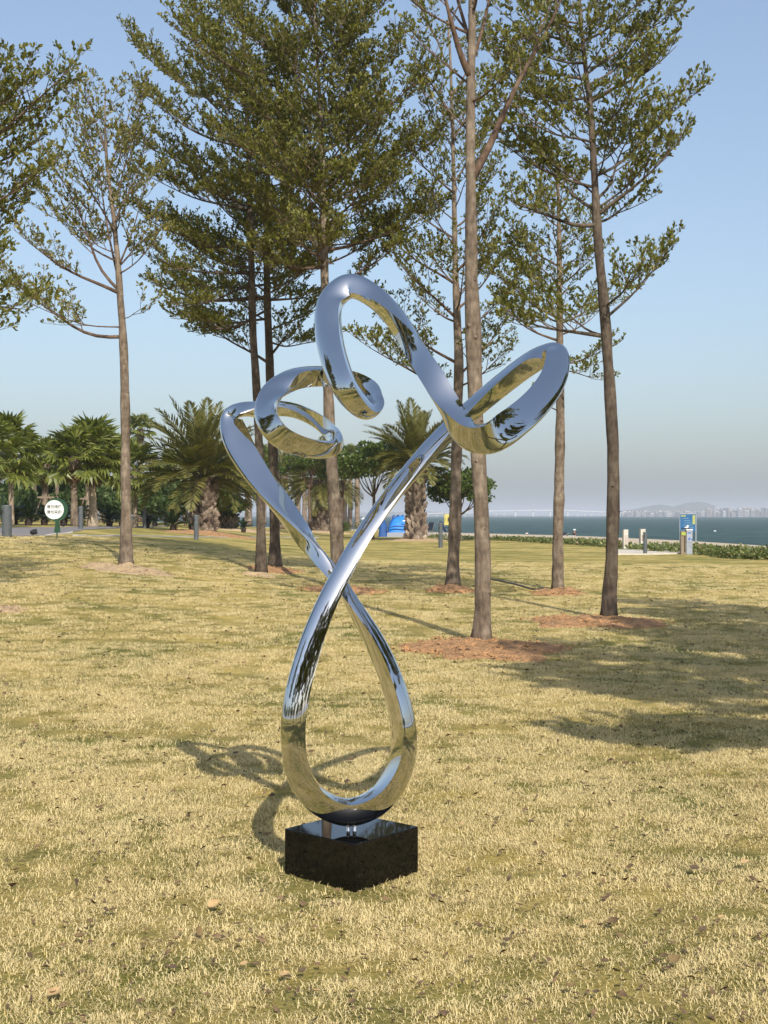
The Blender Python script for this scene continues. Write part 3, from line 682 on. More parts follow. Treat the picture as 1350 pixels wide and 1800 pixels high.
def make_tree(base_px, trunk, limbs, label, seed, lsize=.08, dens=1.0, mleaf=None, bark=None, auto=14, auto_len=1.0, sub=1.0, D=None, crown_y=None, knots=(), bare=.25):
    """trunk: [(px, py, width px)] bottom to top; limbs: [(attach py, tip px, tip py, depth offset, thickness px)]"""
    r = np.random.default_rng(seed); b = hit(*base_px) if D is None else Vector((0, 0, 0))
    if D is None: D = b.y
    T = np.array([[*P(x, y, D)] for x, y, _ in trunk]); TR = np.array([w_*.46*D/F for _, _, w_ in trunk])
    ty = np.array([t_[1] for t_ in trunk], float)
    org = Vector((T[0][0], D, gz(T[0][0], D)-.05)); T[0][2] = org.z
    root = thing('layered_tree', label, 'tree', org, 0, 'slender small-leaved trees on the lawn'); o3 = np.array(org)
    # trunk resampled and roughened
    k = 44; tt = np.linspace(0, 1, k); s = np.concatenate([[0], np.cumsum(np.linalg.norm(np.diff(T, axis=0), axis=1))]); s /= s[-1]
    tp = np.stack([np.interp(tt, s, T[:, j]) for j in range(3)], 1); tr = np.interp(tt, s, TR)
    for _ in range(3): tp[1:-1] = .5*tp[1:-1]+.25*(tp[:-2]+tp[2:])
    tp += np.cumsum(r.normal(0, .003, (k, 3)), 0)*np.array([1, 1, 0]); tr = tr*(1+.05*np.sin(np.arange(k)*1.1+seed)+r.normal(0, .025, k)); tr[:3] *= [1.5, 1.2, 1.06]
    m = MB(); m.tube(tp-o3, tr, 14, True, .07, r)
    tk = m.build('trunk', bark or bark_a, root, True)
    zof = lambda py: EYE-(py-HZ)*D/F
    def trunk_at(z):
        return np.array([np.interp(z, tp[:, 2], tp[:, j]) for j in (0, 1)]+[z]), float(np.interp(z, tp[:, 2], tr))
    for (kz, kx, kr) in knots:
        c, rr_ = trunk_at(zof(kz)); kk = MB(); a = kx
        kk.tube([tuple(c-o3), tuple(c-o3+np.array([math.sin(a)*(rr_+.012), -math.cos(a)*(rr_+.012), .012]))], [kr*.8, kr*.4], 9).build('branch_scar', bark or bark_a, root, True)
    # branches
    LM = []
    for (ay, tx, tyy, dY, th) in limbs:
        p0, r0 = trunk_at(zof(ay)); tip = np.array(P(tx, tyy, D+dY)); rad = max(.006, th/2*D/F)
        pl = wiggle(p0, tip, 12, .018, .06, r); LM.append((pl, rad))
    y0, y1 = crown_y if crown_y else (trunk[-1][1], limbs[0][0] if limbs else 500)
    for i in range(auto):
        f = (i+.5)/auto; z = lerp(zof(y1), zof(y0), f); p0, r0 = trunk_at(z)
        az = i*2.4+r.uniform(-.4, .4); el = r.uniform(.30, .62)+.35*f; Ln = auto_len*(1-.55*f)*r.uniform(.7, 1.1)
        # the limbs listed above give the outline; these fill the depth
        v = np.array([math.cos(az)*.75*math.cos(el), math.sin(az)*math.cos(el), math.sin(el)])
        LM.append((wiggle(p0, p0+v*Ln, 10, .02, .06, r), max(.008, r0*.3)))
    for pl, rad in LM:
        n_ = len(pl); MB().tube(pl-o3, np.linspace(rad, .0035, n_), 7, True, .06, r).build('branch', bark_d if bark is None else bark, root, True)
    tw, lv, va = foliage(LM, r, lsize, dens, 'leaves', mleaf or leaf_a, bare, sub)
    link('twigs', quads_mesh('twigs', tw-o3, 4, twig_m), root, kind='stuff')
    link('leaves', quads_mesh('leaves', lv-o3, 4, mleaf or leaf_a, va), root, kind='stuff')
    return root, len(lv)
NLEAF = 0
def T_(*a, **k):
    global NLEAF; root, n = make_tree(*a, **k); NLEAF += n; return root
# left tree, airy and yellowing
T_((222, 998), [(222, 1000, 24), (222, 850, 19), (221, 700, 18), (217, 590, 15), (211, 515, 12), (205, 440, 10), (198, 370, 8), (186, 280, 6), (183, 200, 3), (184, 150, 2)],
   [(592, 0, 474, 1.0, 7), (575, 20, 520, -.8, 3), (516, 20, 400, -.6, 7), (512, 70, 250, .7, 6), (500, 150, 190, 1.2, 5), (470, 270, 380, 1.0, 4), (470, 262, 300, -.6, 4), (420, 110, 230, -1.0, 4), (400, 262, 235, .9, 4), (360, 255, 160, .3, 3), (330, 125, 165, .2, 3), (300, 240, 158, -.5, 3), (270, 150, 140, .3, 3), (560, 262, 535, -.4, 2), (460, 60, 330, 1.5, 4)],
   'airy leaning tree with thin yellowing foliage at the left, pale mulch at its foot', 11, .090, .9, leaf_y, auto=9, auto_len=1.7, sub=.72, crown_y=(170, 500), knots=((690, .9, .045), (640, .3, .03), (520, 1.2, .03)))
# dense pair left of the sculpture
T_((459, 1010), [(459, 1012, 19), (458, 850, 16), (452, 700, 16), (442, 560, 14), (440, 400, 13), (436, 280, 10), (430, 150, 7), (424, 20, 4), (422, -60, 2)],
   [(560, 335, 575, -.6, 6), (525, 265, 500, .9, 8), (520, 560, 520, 1.0, 7), (480, 250, 440, -.8, 7), (470, 330, 420, 1.9, 6), (430, 240, 370, .8, 6), (420, 560, 420, -1.1, 6), (370, 250, 305, -.5, 5), (360, 380, 330, -1.8, 5), (320, 225, 245, .9, 5), (300, 560, 300, 1.0, 5), (260, 240, 160, -.6, 5), (240, 330, 120, 1.2, 4), (200, 222, 60, .5, 4), (180, 330, 40, -.6, 4), (120, 300, -20, .5, 3), (110, 530, 90, .5, 3), (60, 380, -60, 0, 3), (500, 300, 540, -1.5, 5)],
   'dense crowned tree with a thin grey trunk, left one of the close pair', 12, bark=bark_s, lsize=.092, dens=1.05, auto=30, auto_len=2.6, sub=1.05, crown_y=(0, 540), knots=((840, .5, .03),))
T_((483, 1000), [(483, 1002, 21), (481, 850, 19), (474, 700, 17), (470, 600, 15), (466, 500, 13), (468, 380, 10), (470, 260, 7), (474, 160, 4)],
   [(640, 352, 560, .8, 6), (625, 520, 560, -.6, 6), (600, 560, 600, 1.5, 4), (560, 300, 560, -1.2, 5), (545, 345, 590, 1.9, 5), (500, 300, 480, 1.5, 5), (490, 570, 470, .8, 5), (440, 350, 400, -1.0, 5), (420, 560, 390, -1.4, 5), (350, 380, 290, 1.2, 4), (330, 560, 280, .6, 4)],
   'dark leafed tree right of the close pair, forking low above the second steel loop', 13, bark=bark_s, lsize=.092, dens=1.05, auto=24, auto_len=2.4, sub=1.05, crown_y=(200, 590))
# big crown in the middle
T_((597, 1036), [(597, 1038, 28), (590, 900, 25), (582, 780, 22), (576, 660, 20), (572, 480, 15), (570, 360, 12), (566, 220, 9), (558, 100, 6), (552, -40, 3)],
   [(505, 700, 430, .6, 7), (470, 450, 440, -.9, 7), (440, 770, 360, 1.0, 7), (420, 430, 330, 1.2, 6), (400, 660, 300, -1.6, 6), (350, 790, 230, .5, 6), (330, 380, 230, -.8, 6), (300, 640, 190, 1.8, 5), (270, 760, 120, -.7, 5), (250, 360, 120, .6, 5), (210, 700, 60, .9, 5), (190, 300, 40, -.6, 5), (150, 640, 20, -1.2, 4), (130, 380, 0, .8, 4), (100, 700, -20, .3, 4), (60, 450, -60, .5, 3), (40, 620, -60, -.4, 3), (460, 560, 390, -2.0, 6), (380, 520, 270, 2.0, 5)],
   'tree with the widest dense crown, its trunk passing behind the crossing of the ribbon', 14, .092, 1.05, auto=40, auto_len=2.9, sub=1.1, crown_y=(-20, 470))
# tree behind the big upper loop
T_((796, 1036), [(796, 1038, 24), (800, 900, 22), (803, 760, 20), (806, 640, 18), (801, 540, 14), (798, 450, 11), (796, 360, 9), (792, 240, 7), (788, 120, 5), (784, 20, 3)],
   [(700, 690, 600, .8, 6), (690, 620, 590, -.8, 5), (660, 905, 540, .8, 5), (640, 660, 520, 1.4, 6), (560, 690, 440, -.6, 6), (545, 900, 430, .9, 5), (500, 640, 380, .6, 5), (480, 880, 360, -.8, 5), (420, 670, 300, 1.2, 4), (400, 870, 290, .4, 4), (340, 700, 220, -.6, 4), (320, 860, 200, .7, 4), (260, 740, 150, .2, 3), (250, 860, 130, .9, 4), (200, 720, 80, -.6, 4), (170, 850, 50, .4, 4), (120, 740, 10, .6, 3), (680, 900, 610, -.5, 4)],
   'tree with a slender forked trunk just left of the thickest trunk', 15, .090, .95, auto=18, auto_len=1.9, sub=.88, crown_y=(200, 600), knots=((940, .6, .035), (995, 1.0, .03)))
# thick near trunk
T_((846, 1132), [(846, 1134, 34), (850, 1000, 31), (845, 850, 29), (838, 760, 28), (832, 640, 29), (830, 560, 31), (826, 470, 25), (824, 330, 20), (824, 140, 17), (826, 0, 13), (826, -160, 8), (830, -330, 4)],
   [(315, 1010, -70, .5, 16), (135, 760, -90, -.4, 14), (110, 900, -120, .6, 8), (60, 690, -30, .5, 6), (90, 780, -200, 1.0, 8), (0, 900, -180, -.8, 7), (-40, 740, -220, .4, 7), (-80, 930, -260, .5, 6), (-120, 720, -330, -.5, 5), (-160, 880, -360, .3, 5), (640, 800, 600, .3, 2), (230, 770, 165, .5, 4), (180, 900, 120, -.6, 5), (60, 760, -20, .9, 6), (20, 860, -60, -.5, 6), (150, 720, 60, .8, 5)],
   'nearest tree with the thickest pale knotted trunk, standing on bare red earth', 16, .085, .7, auto=5, auto_len=1.5, sub=.55, crown_y=(-300, -40), knots=((575, -.6, .06), (596, .2, .05), (495, .5, .028), (740, .7, .05), (812, -.3, .04), (1042, .8, .04), (930, .3, .035)), bare=.45)
# slim tree far right of centre
T_((980, 1038), [(980, 1040, 21), (982, 900, 20), (985, 760, 18), (984, 640, 15), (983, 520, 11), (982, 420, 9), (980, 330, 6), (978, 260, 3)],
   [(640, 1075, 610, .5, 4), (650, 1055, 660, -.8, 3), (600, 880, 540, .6, 5), (570, 1080, 520, 1.0, 4), (560, 870, 480, -.8, 5), (520, 900, 430, .9, 4), (500, 1060, 440, -.5, 4), (470, 890, 390, .5, 4), (440, 1040, 380, .3, 3), (400, 920, 330, -.4, 3), (360, 1020, 310, .3, 3), (725, 950, 700, .2, 3)],
   'slim pale trunked tree between the right steel loop and the dark trunk', 17, .090, .95, auto=14, auto_len=1.5, sub=.9, crown_y=(290, 600), knots=((760, .8, .03), (700, -.8, .03)))
# dark trunk at the right
T_((1070, 1091), [(1070, 1093, 27), (1074, 1000, 25), (1078, 880, 24), (1076, 760, 23), (1068, 640, 21), (1060, 540, 20), (1053, 460, 18), (1047, 390, 17), (1044, 300, 13), (1040, 200, 12), (1032, 130, 9), (1024, 60, 7), (1018, -40, 5), (1014, -120, 3)],
   [(592, 880, 545, .6, 8), (590, 920, 480, 1.4, 5), (560, 1165, 436, .6, 6), (540, 1120, 470, -.9, 5), (395, 890, 350, -.5, 9), (390, 1125, 340, .8, 6), (380, 1205, 235, -.5, 9), (370, 930, 260, 1.0, 7), (350, 1120, 200, 1.4, 6), (330, 860, 230, .6, 6), (140, 850, 70, .5, 6), (90, 880, 20, -.9, 5), (40, 870, -30, .8, 4), (200, 880, 110, 1.3, 5), (250, 870, 170, -1.2, 5), (310, 1215, 165, .4, 6), (180, 1190, 80, -.4, 7), (170, 900, 150, -.8, 6), (150, 1130, 60, .9, 5), (130, 1200, 15, .4, 5), (110, 920, 80, .7, 5), (70, 1140, -10, -.5, 5), (50, 930, 10, -.5, 4), (20, 1100, -50, .3, 4), (0, 950, -60, .4, 4), (-50, 1060, -120, 0, 3)],
   'tree with a dark curved trunk at the right, limbs reaching out over open sky', 18, bark=bark_s, lsize=.090, dens=1.05, auto=18, auto_len=1.9, sub=.88, crown_y=(-60, 380), knots=((855, -.2, .05), (900, .9, .03), (700, .9, .03)))
# near crown entering at the left edge
T_((-150, 1070), [(-150, 1072, 32), (-152, 800, 28), (-156, 560, 24), (-158, 380, 18), (-160, 200, 12), (-162, 40, 6)],
   [(600, -10, 580, -.6, 5), (560, -20, 545, .3, 5), (500, 60, 545, .2, 5), (430, 20, 400, .8, 8), (400, 80, 300, -.6, 8), (380, 60, 330, .9, 7), (330, 128, 118, -.3, 9), (330, 90, 220, .5, 8), (280, 40, 210, 1.2, 7), (250, 60, 155, -.8, 6), (210, 20, 130, .6, 6), (480, -10, 470, -1, 6), (350, -300, 200, 0, 8), (450, -330, 380, .5, 8)],
   'tree outside the left edge whose leafy limbs reach into the picture', 19, .09, 1.0, auto=8, auto_len=2.0, sub=.9, crown_y=(60, 480))
print('LEAVES', NLEAF)
# ------------------------------------------------------------------ palms
frond_m = leaf_material('fan frond', [(0, (.065, .085, .018)), (.4, (.125, .150, .030)), (.8, (.20, .215, .045)), (1, (.23, .23, .07))], .25, .4)
date_m = leaf_material('date frond', [(0, (.065, .075, .022)), (.4, (.130, .130, .036)), (.8, (.21, .19, .055)), (1, (.27, .23, .09))], .2, .45)
dead_m = leaf_material('dead frond', [(0, (.10, .060, .032)), (1, (.24, .15, .08))], .1, .8)
palm_tr = bark_material('palm trunk', (.13, .10, .078), (.22, .175, .135), (.32, .26, .20))
pale_tr = bark_material('pale palm trunk', (.26, .21, .15), (.38, .31, .23), (.48, .40, .30))
boot_m = leaf_material('leaf boots', [(0, (.05, .035, .027)), (.5, (.19, .14, .105)), (1, (.42, .34, .27))], .0, .9)
def tri_lists(Q): return Q
def fan_frond(seed, R_=.78, pet=.75, m=None):
    """petiole along +X, pleated fan at its end, tips hanging"""
    r = np.random.default_rng(seed); V = []; n = 19; hub = np.array([pet, 0, .05])
    for k in range(n):
        a = R(-118)+R(236)*k/(n-1); L = R_*(1-.22*abs(a)/R(118))*r.uniform(.9, 1.08); da = R(236)/(n-1)*.62
        d = np.array([math.cos(a), math.sin(a), 0]); s = np.array([-math.sin(a), math.cos(a), 0]); f = .55
        up = np.array([0, 0, .05 if k % 2 else -.02])
        p0 = hub; p1 = hub+d*L*f+np.array([0, 0, -.04]); dr = r.uniform(.18, .42); p2 = hub+d*L*(.98-dr*.3)+np.array([0, 0, -L*dr])
        w1 = L*f*math.tan(da)*.95
        V.append([p0, p1-s*w1+up, p1+np.array([0, 0, .03]), p1+s*w1-up]); V.append([p1-s*w1+up, p2, p2, p1+s*w1-up])
    V = np.array(V, float); V[1::2, 2] += .004
    pts = np.array([[0, 0, 0], [pet*.5, 0, .06], [pet, 0, .05]]); P2 = seg_prisms(pts[:-1], pts[1:], np.array([.022, .016]), np.array([.016, .011]))
    Q = np.concatenate([V, P2]); return quads_mesh('frond', Q, 4, m or frond_m, np.clip(r.normal(.5, .2, len(Q)), 0, 1))
def date_frond(seed, L=2.3, arch=.5, m=None, pairs=38, lw=.50):
    """pinnate frond: rachis starts along +X and bends down by arch"""
    r = np.random.default_rng(seed); n = 14; t = np.linspace(0, 1, n); ang = -arch*1.5*t**1.4
    dx = np.cos(ang)*L/(n-1); dz = np.sin(ang)*L/(n-1); x = np.concatenate([[0], np.cumsum(dx[:-1])]); z = np.concatenate([[0], np.cumsum(dz[:-1])])
    pts = np.stack([x, np.zeros(n), z], 1); rr = np.linspace(.024, .004, n); Q = [seg_prisms(pts[:-1], pts[1:], rr[:-1], rr[1:])]
    LV = []
    for k in range(pairs):
        u = .16+.84*(k+.5)/pairs; i = min(n-2, int(u*(n-1))); f = u*(n-1)-i; p = pts[i]*(1-f)+pts[i+1]*f; tg = unit(pts[i+1]-pts[i]); upv = np.array([-tg[2], 0, tg[0]])
        ll = lw*(math.sin(math.pi*min(1, u*.9+.12))**.6)*r.uniform(.85, 1.1)
        for sgn in (-1, 1):
            d = unit(tg*r.uniform(.65, .95)+np.array([0, sgn*.8, 0])+upv*r.uniform(.05, .5)); e = p+d*ll+np.array([0, 0, -.10*ll]); mid = p+d*ll*.45; wv = unit(np.cross(d, upv))*.025
            LV.append([p, mid-wv, e, mid+wv])
    Q.append(np.array(LV)); Q = np.concatenate(Q); return quads_mesh('frond', Q, 4, m or date_m, np.clip(r.normal(.5, .22, len(Q)), 0, 1))
FAN = [fan_frond(i) for i in range(4)]; FAN_DEAD = [fan_frond(9, .6, .5, dead_m)]
DATE = [date_frond(20, 2.3, .15), date_frond(21, 2.4, .45), date_frond(22, 2.2, .8), date_frond(23, 2.0, 1.1)]
def add_frond(root, me, z, az, el, sc, r, roll=0):
    o = link('frond', me, root); o.location = (0, 0, z); o.rotation_mode = 'ZYX'
    M = Matrix.Rotation(az, 3, 'Z')@Matrix.Rotation(-el, 3, 'Y')@Matrix.Rotation(roll, 3, 'X')
    o.rotation_mode = 'XYZ'; o.rotation_euler = M.to_euler(); o.scale = (sc,)*3; return o
def fan_palm(px, base_py, crown_py, wpx, label, seed, sc=1.0, nf=24, trunk=None, boots=True, lean=0.0, D=None, base_w=1.15):
    r = np.random.default_rng(seed)
    c = hit(px, base_py) if D is None else Vector(((px-675)/F*D, D, 0))
    if D is not None: c.z = gz(c.x, D)
    Dd = c.y; top = EYE-(crown_py-HZ)*Dd/F; H = top-c.z
    root = thing('fan_palm', label, 'palm', c, r.uniform(0, 6), 'fan palms in the planted bed')
    rad = wpx/2*Dd/F; n = 16; t = np.linspace(0, 1, n)
    pts = np.stack([lean*H*t**1.5, .03*np.sin(t*3+seed), H*t-.05], 1); rr = rad*(1+(base_w-1)*np.exp(-t*9)*1.6)*(1+.05*r.normal(0, 1, n)); rr[-3:] *= 1.12
    MB().tube(pts, rr, 12, True, .08, r).build('trunk', trunk or palm_tr, root, True)
    tx = pts[-1][0]
    for k in range(nf):
        f = k/nf; el = R(78)-R(118)*f**1.0+r.normal(0, .1); az = k*2.4+r.uniform(-.3, .3); o = add_frond(root, FAN[k % 4], H-.1-.25*f, az, el, sc*r.uniform(.85, 1.1), r, r.normal(0, .25)); o.location.x = tx
    for k in range(5 if boots else 2):
        o = add_frond(root, FAN_DEAD[0], H-.4, r.uniform(0, 6.3), R(r.uniform(-82, -66)), sc*r.uniform(.55, .85), r, r.normal(0, .3)); o.location.x = tx
    if boots:
        a = r.uniform(0, 6.28, 46); zz = H-r.uniform(.12, .95, 46); A = np.stack([tx*(zz/H)**1.5+np.cos(a)*rad*.9, np.sin(a)*rad*.9, zz-.1], 1); B = A+np.stack([np.cos(a)*.13, np.sin(a)*.13, np.full(46, .17)], 1)
        link('leaf_bases', quads_mesh('leaf_bases', seg_prisms(A, B, np.full(46, .035), np.full(46, .02)), 4, dead_m, r.random(46*3)), root, kind='stuff')
    return root
def date_palm(px, base_py, crown_py, wpx, label, seed, sc=1.0, nf=38, els=(86, -38), D=None, boots=150, lean=0, flare=.25):
    r = np.random.default_rng(seed); c = hit(px, base_py) if D is None else Vector(((px-675)/F*D, D, gz((px-675)/F*D, D))); Dd = c.y; H = EYE-(crown_py-HZ)*Dd/F-c.z; rad = wpx/2*Dd/F*.84
    root = thing('date_palm', label, 'palm', c, r.uniform(0, 6), 'stout date palms at the edge of the lawn')
    n = 14; t = np.linspace(0, 1, n); pts = np.stack([lean*H*t, 0*t, H*t-.05], 1); rr = rad*(1+flare*np.exp(-t*6)+.06*np.sin(t*9)); rr[-2:] *= .9
    MB().tube(pts, rr, 14, True, .06, r).build('trunk', palm_tr, root, True)
    # diamond leaf bases in two spirals, each a stubby upward scale
    m = boots; i = np.arange(m); zz = .03+(H-.1)*i/m+0*i; a = i*2.39996; ra = np.interp(zz, pts[:, 2], rr)
    C_ = np.stack([np.interp(zz, pts[:, 2], pts[:, 0])+np.cos(a)*ra*.93, np.sin(a)*ra*.93, zz], 1); d = np.stack([np.cos(a), np.sin(a), 0*a], 1); s = np.stack([-np.sin(a), np.cos(a), 0*a], 1)
    h = r.uniform(.20, .34, m)*(H/2.2)**.3; w_ = rad*.36*r.uniform(.8, 1.2, m); ou = r.uniform(.09, .20, m)*min(1, rad/.3); up = np.array([0, 0, 1.])
    a0 = C_-s*w_[:, None]*.75; b0 = C_+s*w_[:, None]*.75; tp = C_+up*h[:, None]+d*(ou+.03)[:, None]; md_ = C_+up*(h*.45)[:, None]+d*ou[:, None]*1.5; lo = C_-up*.05+d*.03
    l1 = C_+up*(h*.5)[:, None]-s*w_[:, None]*.8; r1 = C_+up*(h*.5)[:, None]+s*w_[:, None]*.8
    Q = np.concatenate([np.stack([lo, a0, l1, md_], 1), np.stack([lo, md_, r1, b0], 1), np.stack([md_, l1, tp, tp], 1), np.stack([md_, tp, tp, r1], 1)])
    Q[2*m:, 2] += 0; va = np.tile(np.clip(r.normal(.5, .25, m), 0, 1), 4)
    link('leaf_bases', quads_mesh('leaf_bases', Q, 4, boot_m, va), root, kind='stuff')
    for k in range(nf):
        f = (k+.5)/nf; el = R(els[0]+(els[1]-els[0])*f**.9)+r.normal(0, .07); az = k*2.4+r.uniform(-.25, .25); v = 0 if f < .2 else 1 if f < .55 else 2 if f < .85 else 3
        o = add_frond(root, DATE[v], H-.12*f, az, el, sc*r.uniform(.85, 1.1)*(.85 if f < .1 else 1), r, r.normal(0, .2)); o.location.x = lean*H
    return root
# stout date palms (x, base y, crown y, trunk width)
date_palm(358, 937, 838, 44, 'stout date palm with shaggy trunk and tall upright fronds, left of the leftmost steel loop', 1, 1.70, 60, (88, -4))
date_palm(402, 929, 842, 29, 'date palm with an orange brown trunk top, right behind the shaggy stout one', 2, 1.4, 50, (85, -20))
date_palm(565, 936, 845, 31, 'date palm whose trunk shows left of the grey trunk behind the ribbon crossing', 3, 1.6, 56, (82, -32))
date_palm(497, 930, 835, 19, 'slimmer date palm seen between the grey pair of trunks and the ribbon', 4, 1.35, 36, (80, -32), boots=110)
date_palm(731, 951, 812, 33, 'lone date palm with patterned diamond trunk beside the blue tent', 5, 1.42, 54, (88, -5), lean=-.03)
# fan palms, left to right
fp = [(20, 924, 786, 9, 'fan palm with a slim pale trunk at the far left edge', 1.0, 24, pale_tr),
      (-14, 928, 800, 9, 'fan palm cut by the left edge of the picture', 1.0, 22, None),
      (80, 918, 812, 11, 'fan palm with dark bushy neck held by timber props behind the round sign', .92, 24, None),
      (100, 915, 812, 7, 'short fan palm directly above the round white sign', .8, 20, None),
      (131, 925, 800, 12, 'fan palm with a dark grey trunk right of the round sign', .95, 22, None),
      (163, 926, 800, 12, 'tall fan palm with a whitewashed flared foot beside the path', 1.15, 28, pale_tr),
      (155, 918, 795, 9, 'fan palm half hidden behind the whitewashed one', 1.1, 24, pale_tr),
      (181, 916, 802, 9, 'fan palm propped by slanted timber right of the whitewashed one', 1.05, 24, None),
      (237, 927, 822, 9, 'fan palm whose pale trunk stands just right of the airy leaning tree', 1.0, 24, pale_tr),
      (247, 918, 752, 10, 'tallest fan palm rising behind the airy leaning tree', .9, 26, None),
      (272, 915, 826, 9, 'dark trunked fan palm with timber props left of the shaggy date palm', .85, 22, None),
      (296, 914, 806, 10, 'fan palm behind the cycads, second left of the shaggy date palm', .95, 24, None),
      (310, 920, 820, 9, 'fan palm with a pale stem directly left of the shaggy date palm', .95, 24, pale_tr),
      (326, 914, 800, 9, 'fan palm crowded against the left of the shaggy date palm', .95, 24, None),
      (436, 922, 850, 12, 'low bright green fan palm between two date palms', .7, 24, None),
      (524, 912, 830, 9, 'fan palm with hanging dead fronds seen through the narrow steel strand', .75, 20, None),
      (380, 912, 790, 9, 'fan palm peeping between the two left date palms', .9, 22, None),
      (606, 926, 812, 8, 'left one of three slim dark palms right of the grey trunk', .9, 24, None),
      (616, 926, 800, 8, 'middle one of three slim dark palms right of the grey trunk', .9, 24, None),
      (628, 927, 815, 9, 'right one of three slim dark palms right of the grey trunk', .85, 24, None),
      (464, 916, 800, 8, 'fan palm showing between the grey pair of trunks', 1.05, 26, None),
      (535, 915, 792, 8, 'fan palm left of the grey trunk behind the ribbon crossing', 1.1, 26, None), (585, 915, 788, 8, 'fan palm crown filling the gap behind the grey trunk at the crossing', 1.1, 26, None),
      (60, 914, 806, 8, 'small fan palm left of the propped one at the far left', .9, 22, None),
      (208, 915, 788, 8, 'fan palm just left of the airy leaning tree', 1.0, 24, None)]
for i, (px, by, cy, wp, lab, sc, nf, tm) in enumerate(fp):
    fan_palm(px, by, cy, wp, lab, 40+i, sc*1.14, nf+4, tm, True, 0.0, base_w=1.9 if 'whitewashed flared' in lab else 1.15)
# timber props tied round some palms
timber = mat('grey timber', (.26, .20, .15), .9, noise=(12, (.18, .14, .10), .2))
for px, by, lab in [(80, 919, 'tripod of timber props round the bushy necked palm behind the round sign'), (181, 917, 'timber props round the palm right of the whitewashed one'), (272, 916, 'timber props round the dark trunked palm left of the shaggy one'), (155, 921, 'slanted timber props round the half hidden pale palm')]:
    c = hit(px, by); t = thing('timber_prop', lab, 'tree support', c, .4, 'timber props holding young palms')
    for k in range(3):
        a = k*2.09+.3; MB().tube([(math.cos(a)*.75, math.sin(a)*.75, 0), (math.cos(a)*.16, math.sin(a)*.16, 1.35)], .032, 7).build('prop', timber, t)
    for k in range(2): MB().box((0, .17*(2*k-1), 1.22), (.75, .06, .07)).build('crossbar', timber, t)

# ------------------------------------------------------------------ broad leaved trees, hedges, undergrowth
round_m = leaf_material('round leaf', [(0, (.035, .060, .012)), (.5, (.070, .105, .022)), (.85, (.12, .155, .034)), (1, (.19, .20, .05))], .2, .35)
bush_m = leaf_material('bush leaf', [(0, (.030, .055, .016)), (.5, (.060, .095, .026)), (1, (.11, .15, .04))], .25, .5)
ficus_m = leaf_material('hedge leaf yellow', [(0, (.10, .14, .02)), (.5, (.26, .28, .04)), (1, (.44, .42, .08))], .3, .5)
dark_m = leaf_material('strap leaf', [(0, (.012, .026, .012)), (.6, (.028, .052, .022)), (1, (.07, .10, .04))], .1, .45)
def cloud(blobs, n, lsize, r, flat=.0):
    """leaf quads spread through lumpy clumps (x, y, z, rx, ry, rz)"""
    wts = np.array([b[3]*b[4]+b[3]*b[5] for b in blobs]); wts = wts/wts.sum(); k = r.choice(len(blobs), n, p=wts); Bq = np.array(blobs)[k]
    d = r.normal(0, 1, (n, 3)); d /= np.linalg.norm(d, axis=1)[:, None]; rad = r.random(n)**.33; rad = np.where(r.random(n) < .6, .82+.22*r.random(n), rad)
    p = Bq[:, :3]+d*rad[:, None]*Bq[:, 3:6]
    D = d*.7+r.normal(0, .6, (n, 3))+np.array([0, 0, .35]); L = lsize*r.uniform(.6, 1.2, n)
    u = D/np.linalg.norm(D, axis=1)[:, None]; s = np.cross(u, r.normal(0, 1, (n, 3))); s /= np.linalg.norm(s, axis=1)[:, None]; w_ = L*.42
    return np.stack([p, p+u*L[:, None]*.5-s*w_[:, None], p+u*L[:, None], p+u*L[:, None]*.5+s*w_[:, None]], 1)
def broad_tree(name, label, c, H, rx, seed, m, n=5000, ls=.16, trunk_r=.09, low=.35, nb=16, cat='tree', group=None, trunk=True, flatk=.55):
    r = np.random.default_rng(seed); root = thing(name, label, cat, c, 0, group); blobs = []
    for i in range(nb):
        a = i*2.4; q = math.sqrt((i+.5)/nb)*rx*.78; z = H*(low+(1-low)*(.35+.45*r.random())*(1-.35*(q/rx)**2)); s = rx*r.uniform(.24, .40)
        blobs.append((math.cos(a)*q, math.sin(a)*q, z, s, s, s*flatk))
    if trunk:
        m_ = MB().tube(wiggle(np.array([0, 0, -.05]), np.array([.1, 0, H*low*1.2]), 7, .02, 0, r), np.linspace(trunk_r*1.3, trunk_r*.8, 7), 9, True, .08, r); m_.build('trunk', bark_d, root, True)
        for b in blobs[::2]:
            MB().tube(wiggle(np.array([.05, 0, H*low*.9]), np.array([b[0], b[1], b[2]]), 7, .03, .05, r), np.linspace(trunk_r*.5, .012, 7), 6).build('branch', bark_d, root, True)
    link('leaves', quads_mesh('leaves', cloud(blobs, n, ls, r), 4, m, np.clip(r.normal(.5, .22, n), 0, 1)), root, kind='stuff'); return root
def px_tree(name, label, px, base_py, top_py, rpx, seed, m, n=5000, ls=.16, low=.35, D=None, **k):
    c = hit(px, base_py) if D is None else Vector(((px-675)/F*D, D, gz((px-675)/F*D, D)))
    H = EYE-(top_py-HZ)*c.y/F-c.z; return broad_tree(name, label, c, H, rpx*c.y/F, seed, m, n, ls, low=low, **k)
px_tree('sea_almond_tree', 'round headed broad leaved tree right of the lone date palm, over the beach', 806, 939, 806, 68, 1, round_m, 7000, .17, .34, nb=20, D=70)
px_tree('sea_almond_tree', 'broad leaved tree left of the lone date palm, behind the upper part of the stem', 655, 932, 752, 66, 2, round_m, 8500, .17, .42, nb=18, D=72)
px_tree('sea_almond_tree', 'broad leaved tree behind the three slim dark palms', 600, 930, 760, 52, 3, round_m, 5500, .17, .45, D=78)
